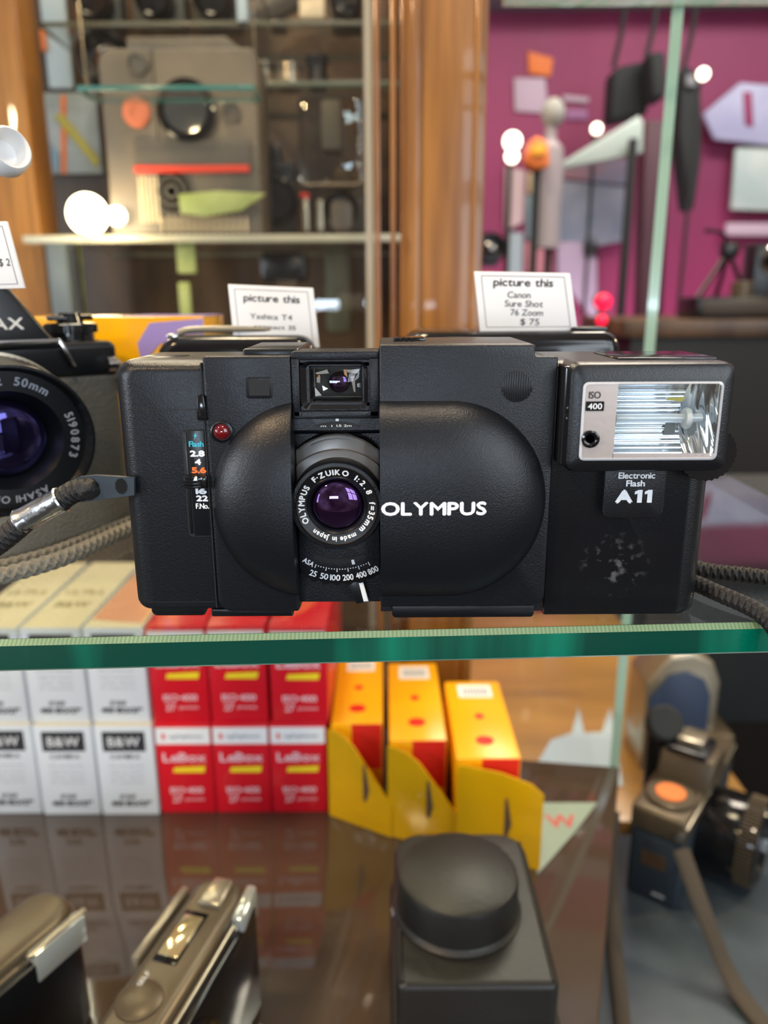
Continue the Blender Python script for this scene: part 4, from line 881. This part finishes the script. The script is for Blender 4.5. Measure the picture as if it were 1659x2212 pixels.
# window and sign reflections, built as flat pale shapes
o = B().prism([(88, 420), (132, 404), (104, 345), (92, 350)], LS, LS+.5, axis='z').make('sign_reflection', PTEA)
RT = thing('sign_reflection', 'pale teal sign reflection with red lettering, laid flat beside the nearest yellow carton', 'sign', (108, 385, LS))  # reflection of a sign, built as a flat teal sheet
bpy.data.objects.remove(o)
pp = [PZ(*p, LS) for p in [(1150, 1735), (1290, 1735), (1240, 1800), (1160, 1890)]]
B().prism([(p.x, p.y) for p in pp], LS, LS+.5, axis='z').make('paper', PTEA, RT)  # flat sheet standing in for the sign reflection
b = B(); c0 = PZ(1212, 1775, LS); b.text('W', c0.x, c0.y, 12, -(LS+.6), w=18, axis='z', bold=.5); b.make('red_letter', mat('faded red letter', (.45, .08, .07), .6), RT)
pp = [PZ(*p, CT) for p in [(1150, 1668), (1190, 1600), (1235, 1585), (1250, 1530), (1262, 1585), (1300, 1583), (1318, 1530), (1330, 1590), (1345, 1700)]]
o = B().prism([(p.x, p.y) for p in pp], CT, CT+1, axis='z').make('window_reflection', mat('pale blue reflection', (.42, .54, .64), .4)); tag(o, 'pale blue window reflection with two pointed tips, shaped flat on the tan table', 'paper')  # window reflection on the varnish, built as a pale sheet

# ================================================================= BACK LEFT CABINET
CAB = thing('wooden_cabinet', 'tall brown wooden cabinet with glass shelves behind the reflex camera', 'cabinet', (-250, 900, -EYE))
p = P(75, 300, 860); q = P(-120, 300, 860)
B().box(q.x, p.x, 850, 900, -EYE, 560, 4).make('side_post', WOOD, CAB)
B().box(-520, 60, 1060, 1080, -EYE, 560).make('back_panel', WOODD, CAB)
B().box(-520, 20, 800, 1060, -EYE, -180, 3).make('cabinet_base', WOODD, CAB)
B().box(20, 44, 820, 1080, -EYE, 560, 2).make('side_panel', WOOD, CAB)
def glass_shelf(label, x0, x1, y0, y1, z, em=EDGP, th=7):
    o = B().box(x0, x1, y0, y1, z, z+th, .6).make('glass_shelf', [PANE, em]); tag(o, label, 'shelf')
    for f in o.data.polygons:
        if abs(f.normal.z) < .7: f.material_index = 1
    return o
DS = 57.0
zs = P(400, 508, 805).z
glass_shelf('glass cabinet shelf carrying the grey projector', -350, 19.6, 800, 1058, zs-7, EDGC)
zn = P(400, 195, 700).z  # teal reflection line, built as a narrow hung glass shelf
NG = thing('glass_shelf', 'teal reflection line built as a narrow glass shelf in front of the grey projector', 'shelf', (-195, 722, zn))
o = B().box(-248, -104, 700, 745, zn, zn+4, .5).make('glass_plate', [PANE, mat('teal reflection edge', (.05, .20, .18), .2)], NG)  # added plate standing in for the teal reflection line
for f in o.data.polygons:
    if abs(f.normal.z) < .7: f.material_index = 1
for x in (-247, -105): B().tube([(x, 722, zn+2), (x, 722, 560)], .5, 6, smooth=0).make('added_hanging_wire', SILV2, NG)
# grey projector
def px2(px, py, D=800): v = P(px, py, D); return v.x, v.z
PR = thing('film_projector', 'large grey film projector with a red stripe on the upper left glass shelf', 'projector', (-195, 830, zs))
x0, zt_ = px2(203, 100); x1, _ = px2(548, 100)
B().prism(rrect(x0, x1, zs, zt_, [2, 2, 6, 14]), 806, 880, 4, 3).make('housing', GRYD, PR)
xa, za = px2(265, 100); xb, zb = px2(480, 68)
B().prism([(xa, za-1), (xb+18, za-1), (xb, zb), (xa, zb)], 812, 870, 2).make('top_cover', GRYD, PR)
xa, za = px2(285, 300); xb, zb = px2(540, 362); B().box(xa, xb, 803, 806.5, zb, za, .5).make('mesh_panel', GRYM, PR)
xa, za = px2(288, 357); xb, zb = px2(538, 371); B().box(xa, xb, 801.5, 806, zb, za, .5).make('red_stripe', mat('red stripe paint', (.75, .05, .02), .4), PR)
cx_, cz_ = px2(402, 237)
B().lathe([(27, 0), (27, 8), (25, 10), (21, 10), (20, 7), (0, 6)], (cx_, 806, cz_), (0, -1, 0), 48).make('round_knob', BLKG, PR)
B().lathe([(20.5, 8), (20, 9.5), (16, 9), (0, 8.5)], (cx_, 806, cz_), (0, -1, 0), 48).make('lens_face', mat('dark grey glass', (.05, .055, .06), .1, coat=1.), PR)
cx_, cz_ = px2(292, 241); B().lathe([(13, 0), (13, 3), (11.5, 4), (6, 4), (6, 3), (0, 3)], (cx_, 806, cz_), (0, -1, 0), 36).make('orange_dial', mat('orange dial', (.62, .17, .08), .5), PR)
cx_, cz_ = px2(295, 135); B().lathe([(10, 0), (10, 4), (8, 5), (7.6, 3), (0, 3)], (cx_, 806, cz_), (0, -1, 0), 30).make('upper_knob', GRYM, PR)
cx_, cz_ = px2(497, 240); B().lathe([(9, 0), (9, 3), (7, 3), (6, 1), (0, 1)], (cx_, 806, cz_), (0, -1, 0), 30).make('side_dial', GRYM, PR)
cx_, cz_ = px2(368, 412)
for r0 in (22, 15, 8): B().lathe([(r0, 0), (r0-1, 1.6+(22-r0)*.08), (r0-3.5, 1.6+(22-r0)*.08), (r0-4, 0)], (cx_, 806, cz_), (0, -1, 0), 36).make('speaker_ring', GRYM, PR)
b = B()
for i in range(5): xa, za = px2(300+9*i, 378); xb, zb = px2(303+9*i, 480); b.box(xa, xb, 804, 806.5, zb, za)
for i in range(14): xa, za = px2(345+14*i, 468); xb, zb = px2(351+14*i, 500); b.box(xa, xb, 803.5, 806.5, zb, za)
b.make('vent_ribs', CREAM, PR)
xa, za = px2(322, 100); B().box(xa, xa+1.2, 805.2, 806.2, zs, za).make('seam', DARK, PR)
# bulb
lamp = thing('light_bulb', 'glowing round light bulb left of the grey projector', 'light bulb', (P(190, 470, 760).x, 770, zs))
pb = P(190, 470, 805); B().lathe([(19.0*math.sin(t), -19.0*math.cos(t)) for t in [PI*i/16 for i in range(17)]], (pb.x, 805, pb.z+3), (0, 0, 1), 24).make('glass_globe', EML, lamp, 60)
B().lathe([(9, 0), (9, zs and max(1., pb.z+3-19-zs+2)), (7, max(2., pb.z+3-19-zs+3))], (pb.x, 805, zs), (0, 0, 1), 20).make('socket', CHR, lamp)
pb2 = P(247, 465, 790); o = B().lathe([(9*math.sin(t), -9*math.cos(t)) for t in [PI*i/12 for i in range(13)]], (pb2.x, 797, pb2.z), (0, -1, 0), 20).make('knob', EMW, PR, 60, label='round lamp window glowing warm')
for nm_, pxy, D_, pw in (('bulb_light', (190, 470), 760, .5),):
    v = P(*pxy, D_); ld = bpy.data.lights.new(nm_, 'POINT'); ld.energy = pw; ld.color = (1, .78, .45); ld.shadow_soft_size = .02
    o = bpy.data.objects.new(nm_, ld); C.objects.link(o); o.location = (v.x/1000, v.y/1000, (v.z+EYE)/1000)

def rect(px0, py0, px1, py1, D, th, m, name, label, cat, bev=1.0, group=None, r=2):
    a = P(px0, py0, D); c_ = P(px1, py1, D); x0, x1 = sorted((a.x, c_.x)); z0, z1 = sorted((a.z, c_.z))
    o = B().prism(rrect(x0, x1, z0, z1, r), D, D+th, bev).make(name, m); tag(o, label, cat, group); return o
rect(82, -30, 158, 190, 1045, 8, PBLU, 'reflection_panel', 'pale blue panel for a window reflection at the upper left of the cabinet', 'picture')  # window reflection built as a pale panel with an orange patch
rect(84, 60, 100, 110, 1040, 4, ORP, 'orange_patch', 'small orange patch of the window reflection beside the pale blue panel', 'tag')
t = thing('reflection_panel', 'light grey window reflection panel with a yellow diagonal, left of the grey projector', 'picture', (P(150, 285, 1045).x, 1048, P(150, 375, 1045).z))  # second window reflection, its colours set into a flat panel
a = P(75, 200, 1045); c_ = P(222, 375, 1045); B().box(a.x, c_.x, 1045, 1053, c_.z, a.z, 1).make('print', mat('mottled grey panel', (.30, .34, .33), .4, var=(16, (.42, .46, .50))), t)  # flat panel standing in for the grey window reflection
u = [P(*p, 1043) for p in [(115, 250), (135, 245), (215, 345), (208, 362)]]; B().prism([(v.x, v.z) for v in u], 1042.5, 1045).make('yellow_diagonal', mat('olive yellow reflection', (.45, .38, .06), .5), t)
u = [P(*p, 1043) for p in [(130, 205), (142, 205), (142, 375), (132, 375)]]; B().prism([(v.x, v.z) for v in u], 1043.5, 1045).make('orange_line', ORP, t)
u = [P(*p, 1043) for p in [(78, 285), (128, 330), (128, 372), (78, 350)]]; B().prism([(v.x, v.z) for v in u], 1043, 1045).make('blue_corner', mat('sky blue reflection', (.22, .34, .45), .5), t)
# the dark round device left of projector top, on the projector's shelf level behind
def gear(px, py, D, r, name, label, m=BLK2, depth=40, cat='lens', stand=None):
    v = P(px, py, D); t = thing(name, label, cat, (v.x, D+depth/2, v.z-r))
    B().lathe([(r, 0), (r, depth*.6), (r*.92, depth*.8), (r*.8, depth), (r*.7, depth*.9), (r*.5, depth*.7), (0, depth*.68)], (v.x, D+depth, v.z), (0, -1, 0), 36).make('barrel', m, t)
    B().lathe([(r*.55, 0), (r*.35, r*.16), (0, r*.22)], (v.x, D+depth*.3, v.z), (0, -1, 0), 30).make('glass', VFG, t, 60)
    B().box(v.x-r*.5, v.x+r*.5, D+depth*.3, D+depth*.9, v.z-r-2, v.z-r*.8).make('foot', m, t)
    return t
ztop = P(400, -28, 950).z
zm = P(650, 188, 930).z
glass_shelf('dark glass cabinet shelf right of the grey projector, halfway up', -150, 19.6, 905, 1059, zm-5, mat('dim glass edge', (.12, .15, .12), .3), 5)
# stacked cameras on the mid shelf and the lower one (right of the projector)
def blackcam(px0, px1, pyb, h, D, name, label, m=BLK2, lens=True, top=True):
    a = P(px0, pyb, D); c_ = P(px1, pyb, D); x0, x1 = a.x, c_.x; z0 = a.z; t = thing(name, label, 'camera', ((x0+x1)/2, D+15, z0)); w_ = x1-x0
    B().prism(rrect(x0, x1, z0, z0+h, h*.08), D, D+30, 2, 2).make('body', LTT, t)
    B().prism(rrect(x0, x1, z0+h*.72, z0+h, h*.06), D-1.5, D+31, 2).make('top_cover', m, t)
    if top: B().prism([(x0+w_*.32, z0+h), (x0+w_*.68, z0+h), (x0+w_*.6, z0+h*1.28), (x0+w_*.4, z0+h*1.28)], D, D+26, 1.5).make('pentaprism', m, t)
    if lens:
        r = h*.36; B().lathe([(r, 0), (r, 22), (r*.85, 25), (r*.7, 20), (0, 18)], ((x0+x1)/2, D, z0+h*.42), (0, -1, 0), 36).make('lens_barrel', BLKG, t)
    B().lathe([(h*.1, 0), (h*.1, 4), (0, 4)], (x0+w_*.16, D+14, z0+h), (0, 0, 1), 20).make('dial', CHR, t)
    return t
blackcam(560, 640, 500, 70, 900, 'film_camera', 'dark camera on the cabinet shelf just right of the grey projector')
blackcam(690, 790, 500, 52, 930, 'film_camera', 'dark camera on the cabinet shelf next to the cream glass edge', m=SILV)
rect(712, 430, 762, 500, 870, 28, GRYD, 'film_canister', 'grey green film canister on the shelf below the acrylic box', 'canister', 4, r=8)
rect(652, 425, 667, 500, 860, 12, SILV2, 'metal_tube', 'slim pale metal tube with a red tip on the cabinet shelf', 'tube', 2)
rect(684, 430, 698, 500, 862, 12, SILV2, 'metal_tube', 'slim pale metal tube right of the red tipped one', 'tube', 2)
rect(648, 416, 668, 428, 858, 14, REDI, 'red_cap', 'small red cap resting on the slim metal tube', 'cap', 2)
# acrylic box
a = P(642, 205, 840); c_ = P(784, 398, 840)
AB = thing('acrylic_box', 'clear acrylic display box hanging at the right of the cabinet beside the glass edge', 'box', ((a.x+c_.x)/2, 860, c_.z))
B().prism(rrect(a.x, c_.x, c_.z, a.z, 7), 840, 900, 2).make('clear_shell', ACRY, AB)
B().prism(rrect(a.x+22, c_.x-22, c_.z+34, a.z-2, 3), 850, 895, 2).make('grey_insert', mat('smoky insert', (.12, .105, .08), .5), AB)
b = B(); pts_ = rrect(a.x, c_.x, c_.z, a.z, 7); b.tube([(x, 840, z) for x, z in pts_[:14]], 1.0, 8, smooth=0); b.make('bright_rim', SILV2, AB)
b = B()
for i, py in enumerate((262, 300, 314, 328, 358)): v = P(776, py, 838); b.lathe([(1.8*math.sin(t_), -1.8*math.cos(t_)) for t_ in [PI*j/8 for j in range(9)]], v, (0, 0, 1), 12)
b.make('glass_beads', CHR, AB, 60)
# lenses on the mid shelf
v0 = P(550, 186, 925)
for i, (pa, pb_, pt, mm, lb) in enumerate([(545, 585, 125, SILV2, 'silver ribbed lens on the middle cabinet shelf, next to the projector'), (590, 650, 130, SILV2, 'wide silver ribbed lens in the middle of the cabinet shelf'), (660, 705, 110, BLK2, 'black lens on the middle cabinet shelf under the tilted lens')]):
    a = P(pa, 188, 925); c_ = P(pb_, pt, 925); r_c = (c_.x-a.x)/2; t = thing('camera_lens', lb, 'lens', ((a.x+c_.x)/2, 940, zm)); h = c_.z-zm
    B().lathe([(r_c*.9, 0), (r_c, 3), (r_c, h*.4), (r_c*.93, h*.45), (r_c*.93, h*.7), (r_c, h*.75), (r_c, h), (r_c*.8, h+1), (r_c*.7, h-4), (0, h-5)], ((a.x+c_.x)/2, 945, zm), (0, 0, 1), 40).make('barrel', mm, t)
    b = B()
    for j in range(24): aa = 2*PI*j/24; b.box((a.x+c_.x)/2+r_c*math.cos(aa)-.8, (a.x+c_.x)/2+r_c*math.cos(aa)+.8, 945+r_c*math.sin(aa)-.8, 945+r_c*math.sin(aa)+.8, zm+h*.75, zm+h*.97)
    b.make('grip_ribs', BLKG, t)
# upper row: shelf near the top of the photo with gear
zu = P(400, 62, 960).z
glass_shelf('upper glass cabinet shelf behind the top of the projector', -366, 19.6, 935, 1059, zu-5, mat('olive glass edge', (.10, .10, .07), .3), 5)
blackcam(170, 262, 62, 55, 975, 'film_camera', 'black camera on the upper shelf above the left corner of the projector')
blackcam(290, 400, 62, 55, 970, 'film_camera', 'black camera on the upper shelf above the middle of the projector', m=SILV)
blackcam(420, 520, 62, 60, 985, 'film_camera', 'black camera on the upper shelf above the right corner of the projector')
gear(215, 120, 930, 30, 'round_lens', 'large black round lens standing behind the upper left of the projector')
v = P(600, 62, 955); LT = thing('long_lens', 'long grey telephoto lens tilted on the upper cabinet shelf', 'lens', (v.x, 960, zu))
B().lathe([(13, 0), (14, 3), (14, 22), (17, 26), (17, 60), (21, 64), (21, 86), (19, 88), (15, 84), (0, 82)], (v.x-34, 975, zu+14), (1, -.15, .42), 40).make('barrel', mat('warm grey barrel', (.12, .105, .085), .35), LT)
B().box(v.x-10, v.x+8, 965, 985, zu, zu+20, 2).make('tripod_foot', BLKG, LT)
rect(645, -20, 702, 38, 950, 30, CREAM, 'cream_carton', 'cream carton catching the light at the top centre of the cabinet', 'box', 2)
blackcam(715, 785, 62, 50, 960, 'film_camera', 'black camera on the upper shelf next to the cream glass edge')
rect(510, -10, 536, 55, 935, 6, PBLU, 'blue_card', 'narrow pale blue card hanging at the top of the cabinet', 'card')
# lower cabinet zone (between shelf and the things on the case shelf)
rect(95, 515, 160, 720, 830, 20, mat('slate blue board', (.14, .17, .20), .5), 'slate_board', 'slate blue upright board under the glowing bulb', 'board')
rect(166, 512, 184, 720, 826, 5, LIME, 'lime_strip', 'narrow lime green strip beside the slate blue board', 'strip')
rect(378, 512, 424, 590, 828, 5, LIME, 'lime_card', 'lime green card under the projector shelf', 'card')
rect(384, 610, 418, 740, 832, 5, LIME, 'lime_card', 'lower lime green card, left of the left price card', 'card')
u = [P(*p_, 790) for p_ in [(385, 420), (470, 412), (575, 418), (520, 455), (440, 468), (390, 460)]]
o = B().prism([(v.x, v.z) for v in u], 790, 792, .4).make('lime_label', LIME); tag(o, 'lime green leaf shaped label on the front of the grey projector', 'label')
rect(560, 545, 660, 610, 950, 40, BLK2, 'black_case', 'small black case low in the cabinet above the left price card', 'case', 4, r=8)
rect(700, 540, 760, 720, 960, 30, mat('olive canister', (.11, .11, .07), .5), 'olive_canister', 'tall olive canister low in the cabinet beside the cream glass edge', 'canister', 5, r=8)

# ================================================================= RIGHT BACKGROUND
def rectq(pts, D, th, m, name, label, cat, group=None, bev=2):
    u = [P(*p_, D) for p_ in pts]; o = B().prism([(v.x, v.z) for v in u], D, D+th, bev).make(name, m); tag(o, label, cat, group); return o
WB = 2690
rectq([(1110, 168), (1178, 168), (1185, 245), (1112, 240)], WB, 8, PINKP, 'wall_poster', 'pale square poster on the magenta wall above the orange lantern', 'poster')
rectq([(1140, 110), (1195, 125), (1190, 165), (1142, 158)], WB, 8, ORP, 'wall_poster', 'small orange poster on the magenta wall near the post top', 'poster')
rectq([(1216, 205), (1272, 210), (1272, 222), (1216, 218)], WB, 6, PINKP, 'wall_label', 'thin mauve label on the magenta wall', 'label')
rectq([(1222, 235), (1270, 235), (1270, 258), (1222, 258)], WB, 6, mat('mauve paper', (.32, .14, .30), .6), 'wall_label', 'purple label below the thin mauve one on the wall', 'label')
rectq([(1520, 245), (1600, 178), (1640, 182), (1800, 185), (1800, 310), (1660, 312), (1545, 300)], WB-60, 20, mat('lavender print', (.38, .38, .58), .5, var=(5, (.5, .52, .70))), 'garment', 'pale lavender shirt hanging on the magenta wall at the right', 'shirt')
rectq([(1605, 198), (1625, 198), (1628, 275), (1610, 270)], WB-64, 4, MAG, 'garment_print', 'magenta stripe lying over the pale lavender shirt', 'print')
rectq([(1590, 320), (1830, 310), (1830, 460), (1580, 452)], WB-40, 20, mat('seafoam print', (.40, .50, .50), .5, var=(4, (.62, .66, .62))), 'wall_picture', 'pale sea green picture under the lavender shirt', 'picture')
rectq([(1570, 482), (1850, 482), (1850, 512), (1570, 508)], WB-40, 20, PINKP, 'wall_ledge', 'pale narrow ledge under the sea green picture', 'ledge')
# bags hanging
def bag(pts, D, label, th=90):
    u = [P(*p_, D) for p_ in pts]; c_ = sum(u, Vector())/len(u); t = thing('camera_bag', label, 'bag', (c_.x, D+th/2, min(v.z for v in u)))
    B().prism([(v.x, v.z) for v in u], D, D+th, 14, 3).make('bag_body', BAG, t)
    zt2 = max(v.z for v in u); B().tube([(c_.x-30, D+40, zt2-10), (c_.x-10, D+40, zt2+120), (c_.x+4, D+40, zt2+420)], 7, 8).make('hanging_strap', BAG, t); return t
bag([(1318, 260), (1325, 150), (1345, 140), (1402, 128), (1402, 245), (1330, 262)], 2350, 'black shoulder bag hanging left of the leaning glass edge')
bag([(1405, 110), (1440, 108), (1443, 175), (1438, 215), (1410, 212)], 2250, 'narrow black pouch hanging directly behind the leaning glass edge')
bag([(1470, 150), (1490, 140), (1512, 170), (1518, 260), (1515, 350), (1508, 400), (1500, 455), (1488, 450), (1480, 380), (1466, 280)], 2350, 'long black and blue bag hanging right of the leaning glass edge')
v = P(1493, 175, 2340); o = B().box(v.x-14, v.x+14, 2335, 2341, v.z-14, v.z+14, 4).make('bag_badge', INKL); tag(o, 'small grey badge on the long hanging bag', 'badge')
# dark display stand column
rectq([(1395, 260), (1455, 260), (1425, 800), (1320, 2600)], 2200, 60, mat('dark maroon board', (.05, .006, .02), .5), 'display_stand', 'dark maroon display stand behind the leaning glass edge', 'stand')
def to_floor(px, D, z, parent, r=9, m=BAG, dx=0):
    x = P(px, 400, D).x+dx; B().lathe([(r*1.6, 0), (r*1.6, 8), (r, 12), (r, z+EYE)], (x, D+20, -EYE), (0, 0, 1), 20).make('floor_pole', m, parent)
RK = thing('garment_rack', 'slim black upright rack left of the maroon stand, holding the mint board', 'rack', (P(1365, 400, 2040).x, 2060, -EYE))
to_floor(1366, 2020, P(1366, 300, 2040).z, RK, 11)
rectq([(1215, 350), (1380, 250), (1390, 262), (1388, 330), (1220, 362)], 2062, 60, mat('pale mint board', (.42, .50, .47), .35), 'tilted_sign', 'pale mint slanted sign board between the post and the black bags', 'sign')
rectq([(1215, 364), (1368, 341), (1360, 400), (1215, 385)], 2640, 50, mat('mixed print', (.24, .12, .16), .5, var=(9, (.16, .18, .26))), 'magazine_rack', 'rack of dark printed magazines below the mint sign board', 'rack')
rectq([(1205, 387), (1360, 405), (1355, 520), (1290, 530), (1205, 520)], 2650, 40, mat('slate fabric', (.13, .16, .22), .6, var=(4, (.26, .26, .33))), 'folded_clothes', 'slate blue cloth hanging below the magazine rack', 'cloth')
rectq([(1205, 522), (1260, 522), (1290, 560), (1290, 700), (1205, 590)], 2650, 40, mat('mauve fabric', (.34, .26, .38), .6), 'hanging_cloth', 'mauve cloth hanging above the right price card', 'cloth')
rectq([(1262, 525), (1290, 525), (1290, 552), (1262, 552)], 2636, 14, BAG, 'black_tag', 'small black square tag on the mauve cloth', 'tag')
v = P(1195, 245, 1900)
BU = thing('bust', 'grey round headed display bust in pink cloth, right of the wooden post', 'bust', (v.x, 1900, -EYE))
B().lathe([(26*math.sin(t_), -32*math.cos(t_)) for t_ in [PI*i/16 for i in range(17)]], v, (0, 0, 1), 24).make('head', SKIN, BU, 60)
B().lathe([(12, 0), (14, -30), (30, -48), (34, -90), (30, -160), (33, -260), (0, -262)], (v.x-4, 1900, v.z-24), (0, 0, 1), 24).make('torso', mat('grey mauve cloth', (.30, .26, .28), .6), BU)
to_floor(1195, 1880, v.z-280, BU)
OL = thing('orange_lantern', 'bright orange lantern on a pole right of the wooden post', 'lantern', (P(1162, 330, 1800).x, 1830, -EYE))
def shp(pts, D, th, m, name, parent, bev=2):
    u = [P(*p_, D) for p_ in pts]; B().prism([(w3.x, w3.z) for w3 in u], D, D+th, bev).make(name, m, parent)
shp([(1145, 305), (1160, 290), (1185, 305), (1190, 360), (1150, 368), (1135, 345)], 1800, 50, ORP, 'lantern_body', OL, 10)
shp([(1148, 318), (1176, 312), (1182, 332), (1150, 338)], 1792, 8, mat('golden cloth', (.85, .38, .02), .5), 'gold_band', OL)
to_floor(1162, 1805, P(1162, 355, 1800).z, OL)
WP = 2680
rectq([(1092, 360), (1135, 368), (1130, 480), (1090, 500)], WP, 15, mat('blush cloth', (.55, .40, .42), .6), 'hanging_cloth', 'blush pink cloth just right of the wooden post', 'cloth')
rectq([(1140, 372), (1185, 375), (1182, 418), (1140, 418)], WP, 15, mat('sand print', (.50, .38, .24), .5), 'printed_card', 'sand coloured card below the orange lantern', 'card')
rectq([(1135, 421), (1178, 421), (1176, 518), (1137, 518)], WP, 15, mat('steel print', (.16, .22, .26), .5), 'printed_card', 'steel blue card below the sand coloured card', 'card')
rectq([(1181, 395), (1204, 395), (1203, 518), (1181, 518)], WP, 15, BAG, 'black_card', 'black upright card beside the steel blue one', 'card')
rectq([(1134, 522), (1195, 522), (1195, 590), (1134, 590)], WP, 15, mat('rose cloth', (.42, .16, .20), .6), 'rose_cloth', 'rose coloured cloth right above the right price card', 'cloth')
rectq([(1098, 502), (1130, 502), (1128, 600), (1096, 600)], WP, 15, mat('cool grey print', (.28, .34, .38), .6), 'grey_card', 'cool grey card standing next to the wooden post', 'card')
def lamp_(pxy, D, rr, label, m=EMW, cat='lamp'):
    v = P(*pxy, D); t = thing('spot_lamp', label, cat, (v.x, D, -EYE))
    B().lathe([(rr*math.sin(t_), -rr*math.cos(t_)) for t_ in [PI*i/12 for i in range(13)]], v, (0, 0, 1), 20).make('bulb', m, t, 60)
    B().lathe([(rr*.7, rr*.6), (rr*.9, rr*1.6), (rr*.5, rr*1.8), (0, rr*1.8)], v, (0, 1, .1), 20).make('lamp_shade', SILV, t)
    B().lathe([(9, 0), (9, 8), (5, 12), (5, v.z+EYE)], (v.x, D+rr*1.5, -EYE), (0, 0, 1), 16).make('floor_pole', BAG, t); return t
lamp_((1107, 305), 1850, 19, 'bright warm lamp right of the wooden post, upper of two'); lamp_((1106, 338), 1700, 13, 'bright warm lamp right of the wooden post, lower of two')
lamp_((1289, 278), 2160, 13, 'small warm lamp above the mint sign board'); lamp_((1519, 160), 2120, 14, 'small warm lamp beside the long black bag')
lamp_((1303, 652), 1500, 15, 'round red light at the right of the right price card', EMR, 'light'); lamp_((1300, 692), 1350, 9, 'lower dim red light beside the right price card', EMR, 'light')
# dark cameras and tripod at the right, on a far table
zt3 = P(1500, 690, 1400).z
FT = thing('far_table', 'dark table carrying old cameras at the right, beyond the glass edge', 'table', (900, 1500, -EYE))
B().box(420, 1500, 1390, 1700, zt3-30, zt3, 3).make('tabletop', WOODD, FT); B().box(440, 1480, 1410, 1680, -EYE, zt3-30).make('cabinet_body', mat('near black wood', (.012, .010, .009), .5), FT)
BX = thing('box_camera', 'old dark box camera on the far table behind the flash head', 'camera', (P(1560, 690, 1400).x, 1430, zt3-0))
a = P(1468, 690, 1400); c_ = P(1720, 640, 1400)
B().box(a.x+30, c_.x, 1405, 1500, zt3, c_.z, 4).make('body', BLK2, BX); B().box(a.x+40, c_.x-10, 1402, 1405.5, zt3+8, c_.z-6, 1).make('front_panel', mat('brown black front', (.05, .035, .025), .5), BX)
v = P(1620, 615, 1400); B().lathe([(18, 0), (18, 26), (14, 28), (0, 24)], (v.x, 1430, c_.z-2), (0, 0, 1), 24).make('finder', SILV, BX)
# tripod
TR = thing('tripod', 'thin dark tripod leaning on the far table at the right edge', 'tripod', (P(1560, 690, 1500).x, 1530, zt3))
hd = P(1590, 540, 1500)
for p_ in ((1490, 690), (1575, 690), (1640, 690)): w2 = P(*p_, 1500); B().tube([(hd.x, 1530, hd.z), (w2.x, 1530 if p_[0] != 1575 else 1590, zt3)], 4.5, 10, smooth=0).make('leg', BLK2, TR)
B().box(hd.x-14, hd.x+14, 1515, 1545, hd.z-12, hd.z+16, 4).make('tripod_head', BLK2, TR); B().tube([(hd.x, 1530, hd.z), (hd.x-20, 1520, hd.z+30), (hd.x-60, 1500, hd.z+34)], 3.5, 8).make('pan_handle', BLK2, TR)
v = P(1668, 560, 1600); OC = thing('plate_camera', 'black old camera with metal fittings at the right edge, below the sea green picture', 'camera', (v.x, 1630, zt3)); 
B().box(v.x-32, v.x+70, 1605, 1660, zt3, v.z+30, 5).make('body', BLK2, OC); B().lathe([(26, 0), (26, 20), (22, 24), (18, 16), (0, 14)], (v.x+8, 1605, v.z), (0, -1, 0), 30).make('lens', BLKG, OC); B().lathe([(27, 0), (28, 3), (26, 5)], (v.x+8, 1603, v.z), (0, -1, 0), 30).make('lens_rim', CHR, OC)
# dark gear beside wooden post
gear(1062, 535, 1700, 34, 'round_gear', 'black round gear with a pale front just right of the wooden post', BLK2, 60, 'gear')
# dark-stained low box behind flash, right side under the far table: reflections come from the wall itself
